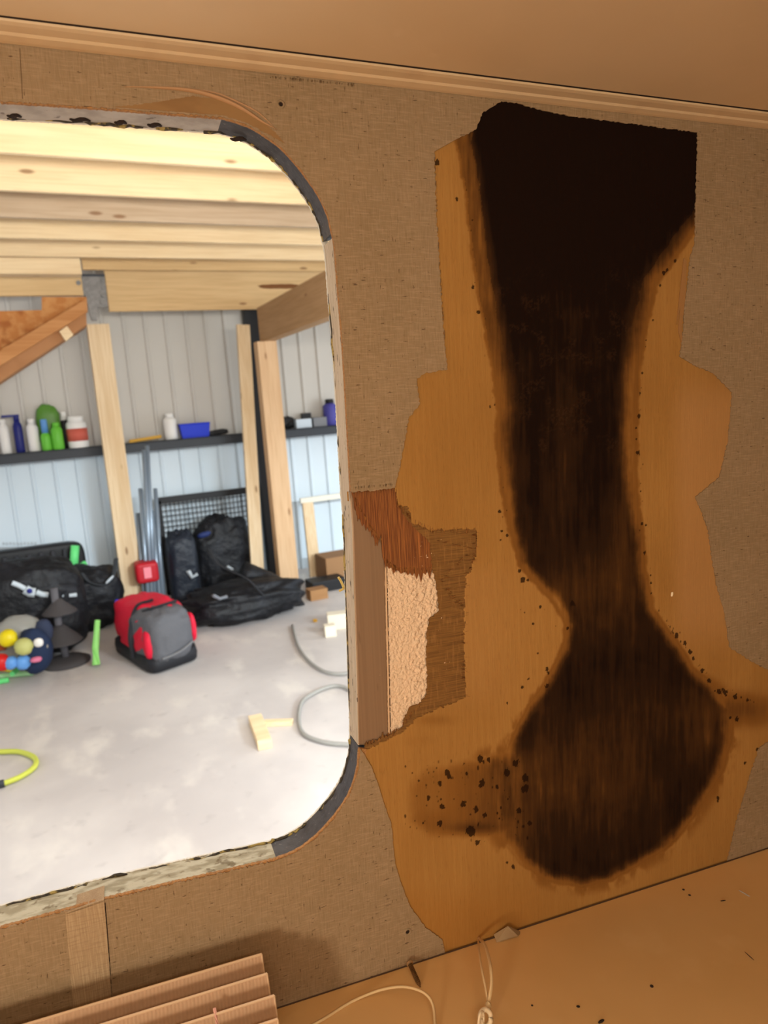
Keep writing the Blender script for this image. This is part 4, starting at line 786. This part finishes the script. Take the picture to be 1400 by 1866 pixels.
# green strap against bag
gp = SG(176, 1216); mk('green_stick', tube([gp+np.array([0, 0, .02]), SP(174, 1180, gp[1]+.05), SP(178, 1130, gp[1]+.12)], lambda t: .034-.012*t, 8), mat('soft_green', (140, 206, 110), .6), label='pale green stick propped between black bag and duffel', cat='stick')
# toy heap at left edge
def small(name, u, v, r_, m, label, cat, ax=(1, 1, 1), zg=None, e=.9, Y=None):
    g = SG(u, v+r_) if Y is None else None
    Yc = g[1] if Y is None else Y; k = Yc*1.1/1300; p = SP(u, v, Yc); R_ = r_*k
    return mk(name, sell(p, (R_*ax[0], 0, 0), (0, R_*ax[1], 0), (0, 0, R_*ax[2]), e, .12, int(u*7) % 50, 20, 14, zmin=.004), m, label=label, cat=cat, smooth=True)
small('plastic_bag', 34, 1160, 36, PLST, 'clear plastic bag of toys at the left edge', 'bag', (1, .6, .9), Y=6.25)
small('yellow_ball', 15, 1163, 13, YEL, 'yellow ball in the toy heap at the left edge', 'ball', Y=6.02); small('pale_ball', 43, 1178, 13, mat('pale_green_toy', (178, 178, 108), .5), 'dull pale green ball beside the yellow ball', 'ball', Y=5.86)
small('orange_toy', 0, 1172, 12, mat('orange_toy', (170, 84, 40), .5), 'orange toy left of the yellow ball', 'toy', Y=6.12); small('red_toy', 2, 1207, 13, REDP, 'red toy at the very left edge above the green sticks', 'toy', Y=5.92)
small('blue_toy', 20, 1208, 10, SKY, 'light blue toy next to the red toy', 'toy', Y=5.9); small('blue_toy', 42, 1207, 11, SKY, 'light blue toy below the pale green ball', 'toy', Y=5.9)
nc = small('navy_cloth', 64, 1185, 30, NAVYC, 'crumpled navy cloth with white badge beside the toy heap', 'cloth', (.8, .7, 1.2), Y=6.05)
small('navy_cloth', 80, 1150, 16, mat('slate_cloth', (48, 56, 78), .8), 'small slate blue cloth under the stand tiers', 'cloth', (.8, .7, 1.2), Y=6.2); mk('badge', sell(SP(70, 1171, 5.93), (.035, 0, 0), (0, .02, 0), (0, 0, .035), .9), WHT, nc, smooth=True, label='small white badge'); small('pink_toy', 66, 1202, 6, mat('pink', (206, 110, 140), .5), 'small pink toy under the navy cloth', 'toy', (1.4, 1, .7), Y=5.84)
small('olive_pouch', 62, 1145, 13, mat('olive', (96, 96, 52), .7), 'olive pouch behind the plastic bag', 'pouch', Y=6.46); small('pale_bottle', 84, 1182, 9, mat('pale_beige', (160, 150, 130), .5), 'pale beige bottle between navy cloth and stand', 'bottle', (.6, .6, 1.5), Y=6.0)
for (a, b, m_, lab, zz) in [((-10, 1222), (52, 1212), NEON, 'upper mint green stick below the blue toys', .055), ((0, 1232), (60, 1226), mat('pale_neon', (190, 240, 180), .5), 'pale green stick lying lowest to the right', .022), ((-14, 1244), (16, 1239), NEON, 'short mint green stick at the very left edge', .02), ((-10, 1218), (26, 1221), YEL, 'yellow stick crossing the mint green sticks', .082), ((22, 1228), (48, 1206), NEON, 'slanting mint green stick under the blue toys', .07)]:
    p = SG(a[0], a[1], zz); q_ = SG(b[0], b[1], zz); mk('toy_stick', tube([p, (p+q_)/2, q_], .02, 8), m_, label=lab, cat='stick')
# scrap wood pieces on the floor
def plank(a, b, w_, h_, label, m=PINE, name='wood_offcut'):
    p, q_ = SG(*a), SG(*b); p[2] = q_[2] = h_/2+.001; return mk(name, beam(p, q_, w_, h_), m, label=label, cat='wood', bevel=.003)
plank((466, 1318), (484, 1366), .085, .06, 'thick pine offcut lying end-on on the floor'); plank((482, 1322), (534, 1320), .05, .03, 'thin pine offcut meeting the thick one')
plank((598, 1146), (650, 1140), .12, .14, 'white offcut block beside the window edge', mat('pale_block', (226, 216, 194), .7)); plank((592, 1160), (612, 1157), .09, .10, 'small pale block before the larger one', MATS['pale_block'])
plank((571, 1133), (578, 1132), .04, .02, 'tiny yellow wood chip on the floor', YEL2)
# white wood frame at right and things behind
wfm = root('wooden_rack', (SP(590, 1060, 7.8)[0], 7.8, 0), 'S', label='pale rectangular wooden rack leaning by the window edge', cat='rack')
a_, b_, c_ = SP(553, 912, 7.9), SP(680, 898, 7.9), SP(580, 1062, 7.7)
mk('frame_top', beam((a_[0]-.04, 7.9, a_[2]), (b_[0], 7.9, a_[2]), .04, .06), mat('white_wood', (226, 222, 206), .6), wfm)
mk('frame_leg', beam((SP(568, 1000, 7.8)[0], 7.75, .01), (SP(560, 912, 7.88)[0], 7.88, a_[2]-.03), .13, .04, (0, 1, 0)), PINEZ, wfm); mk('frame_leg', beam((b_[0]-.05, 7.75, .01), (b_[0]-.05, 7.88, a_[2]-.03), .13, .04, (0, 1, 0)), PINEZ, wfm)
p = SP(600, 1060, 7.3); mk('cardboard_box', box(p[0]-.02, p[0]+.4, 7.3, 7.66, 0, .30), mat('cardboard', (150, 112, 76), .8), label='brown box on the floor behind the window edge', cat='box', bevel=.006)
p = SP(578, 1085, 6.8); mk('wood_offcut', box(p[0]-.07, p[0]+.12, 6.8, 6.95, 0, .11), wood('dim_pine', (160, 118, 76), (140, 98, 60)), label='brown wood block on the floor before the brown box', cat='wood', bevel=.004)
p = SP(587, 1070, 7.15); mk('black_case', box(p[0]-.14, p[0]+.25, 7.05, 7.3, 0, .12), BLK, label='flat black case in front of the brown box', cat='case', bevel=.01)
# hoses
mk('grey_hose', tube(catmull([SG(u, v, .02) for u, v in [(533, 1140), (545, 1180), (572, 1212), (610, 1228), (680, 1225), (760, 1260), (700, 1290), (620, 1250), (560, 1270), (545, 1300), (552, 1335), (590, 1352), (640, 1357), (700, 1360)]], 8), .013, 8), HOSEG, smooth=True, label='thin grey hose looping across the concrete floor', cat='hose')
yh = root('yellow_hose', SG(20, 1400), 'S', label='yellow-green air hose loop on the floor at left', cat='hose')
mk('hose', tube(catmull([SG(u, v, .02) for u, v in [(-80, 1378), (-40, 1372), (0, 1370), (35, 1370), (60, 1379), (66, 1390), (58, 1402), (36, 1416), (14, 1425), (6, 1428)]], 8), .016, 8), HOSEY, yh, smooth=True)
mk('coupling', tube([SG(8, 1427, .022), SG(-12, 1433, .022)], .022, 8), SHELF, yh)
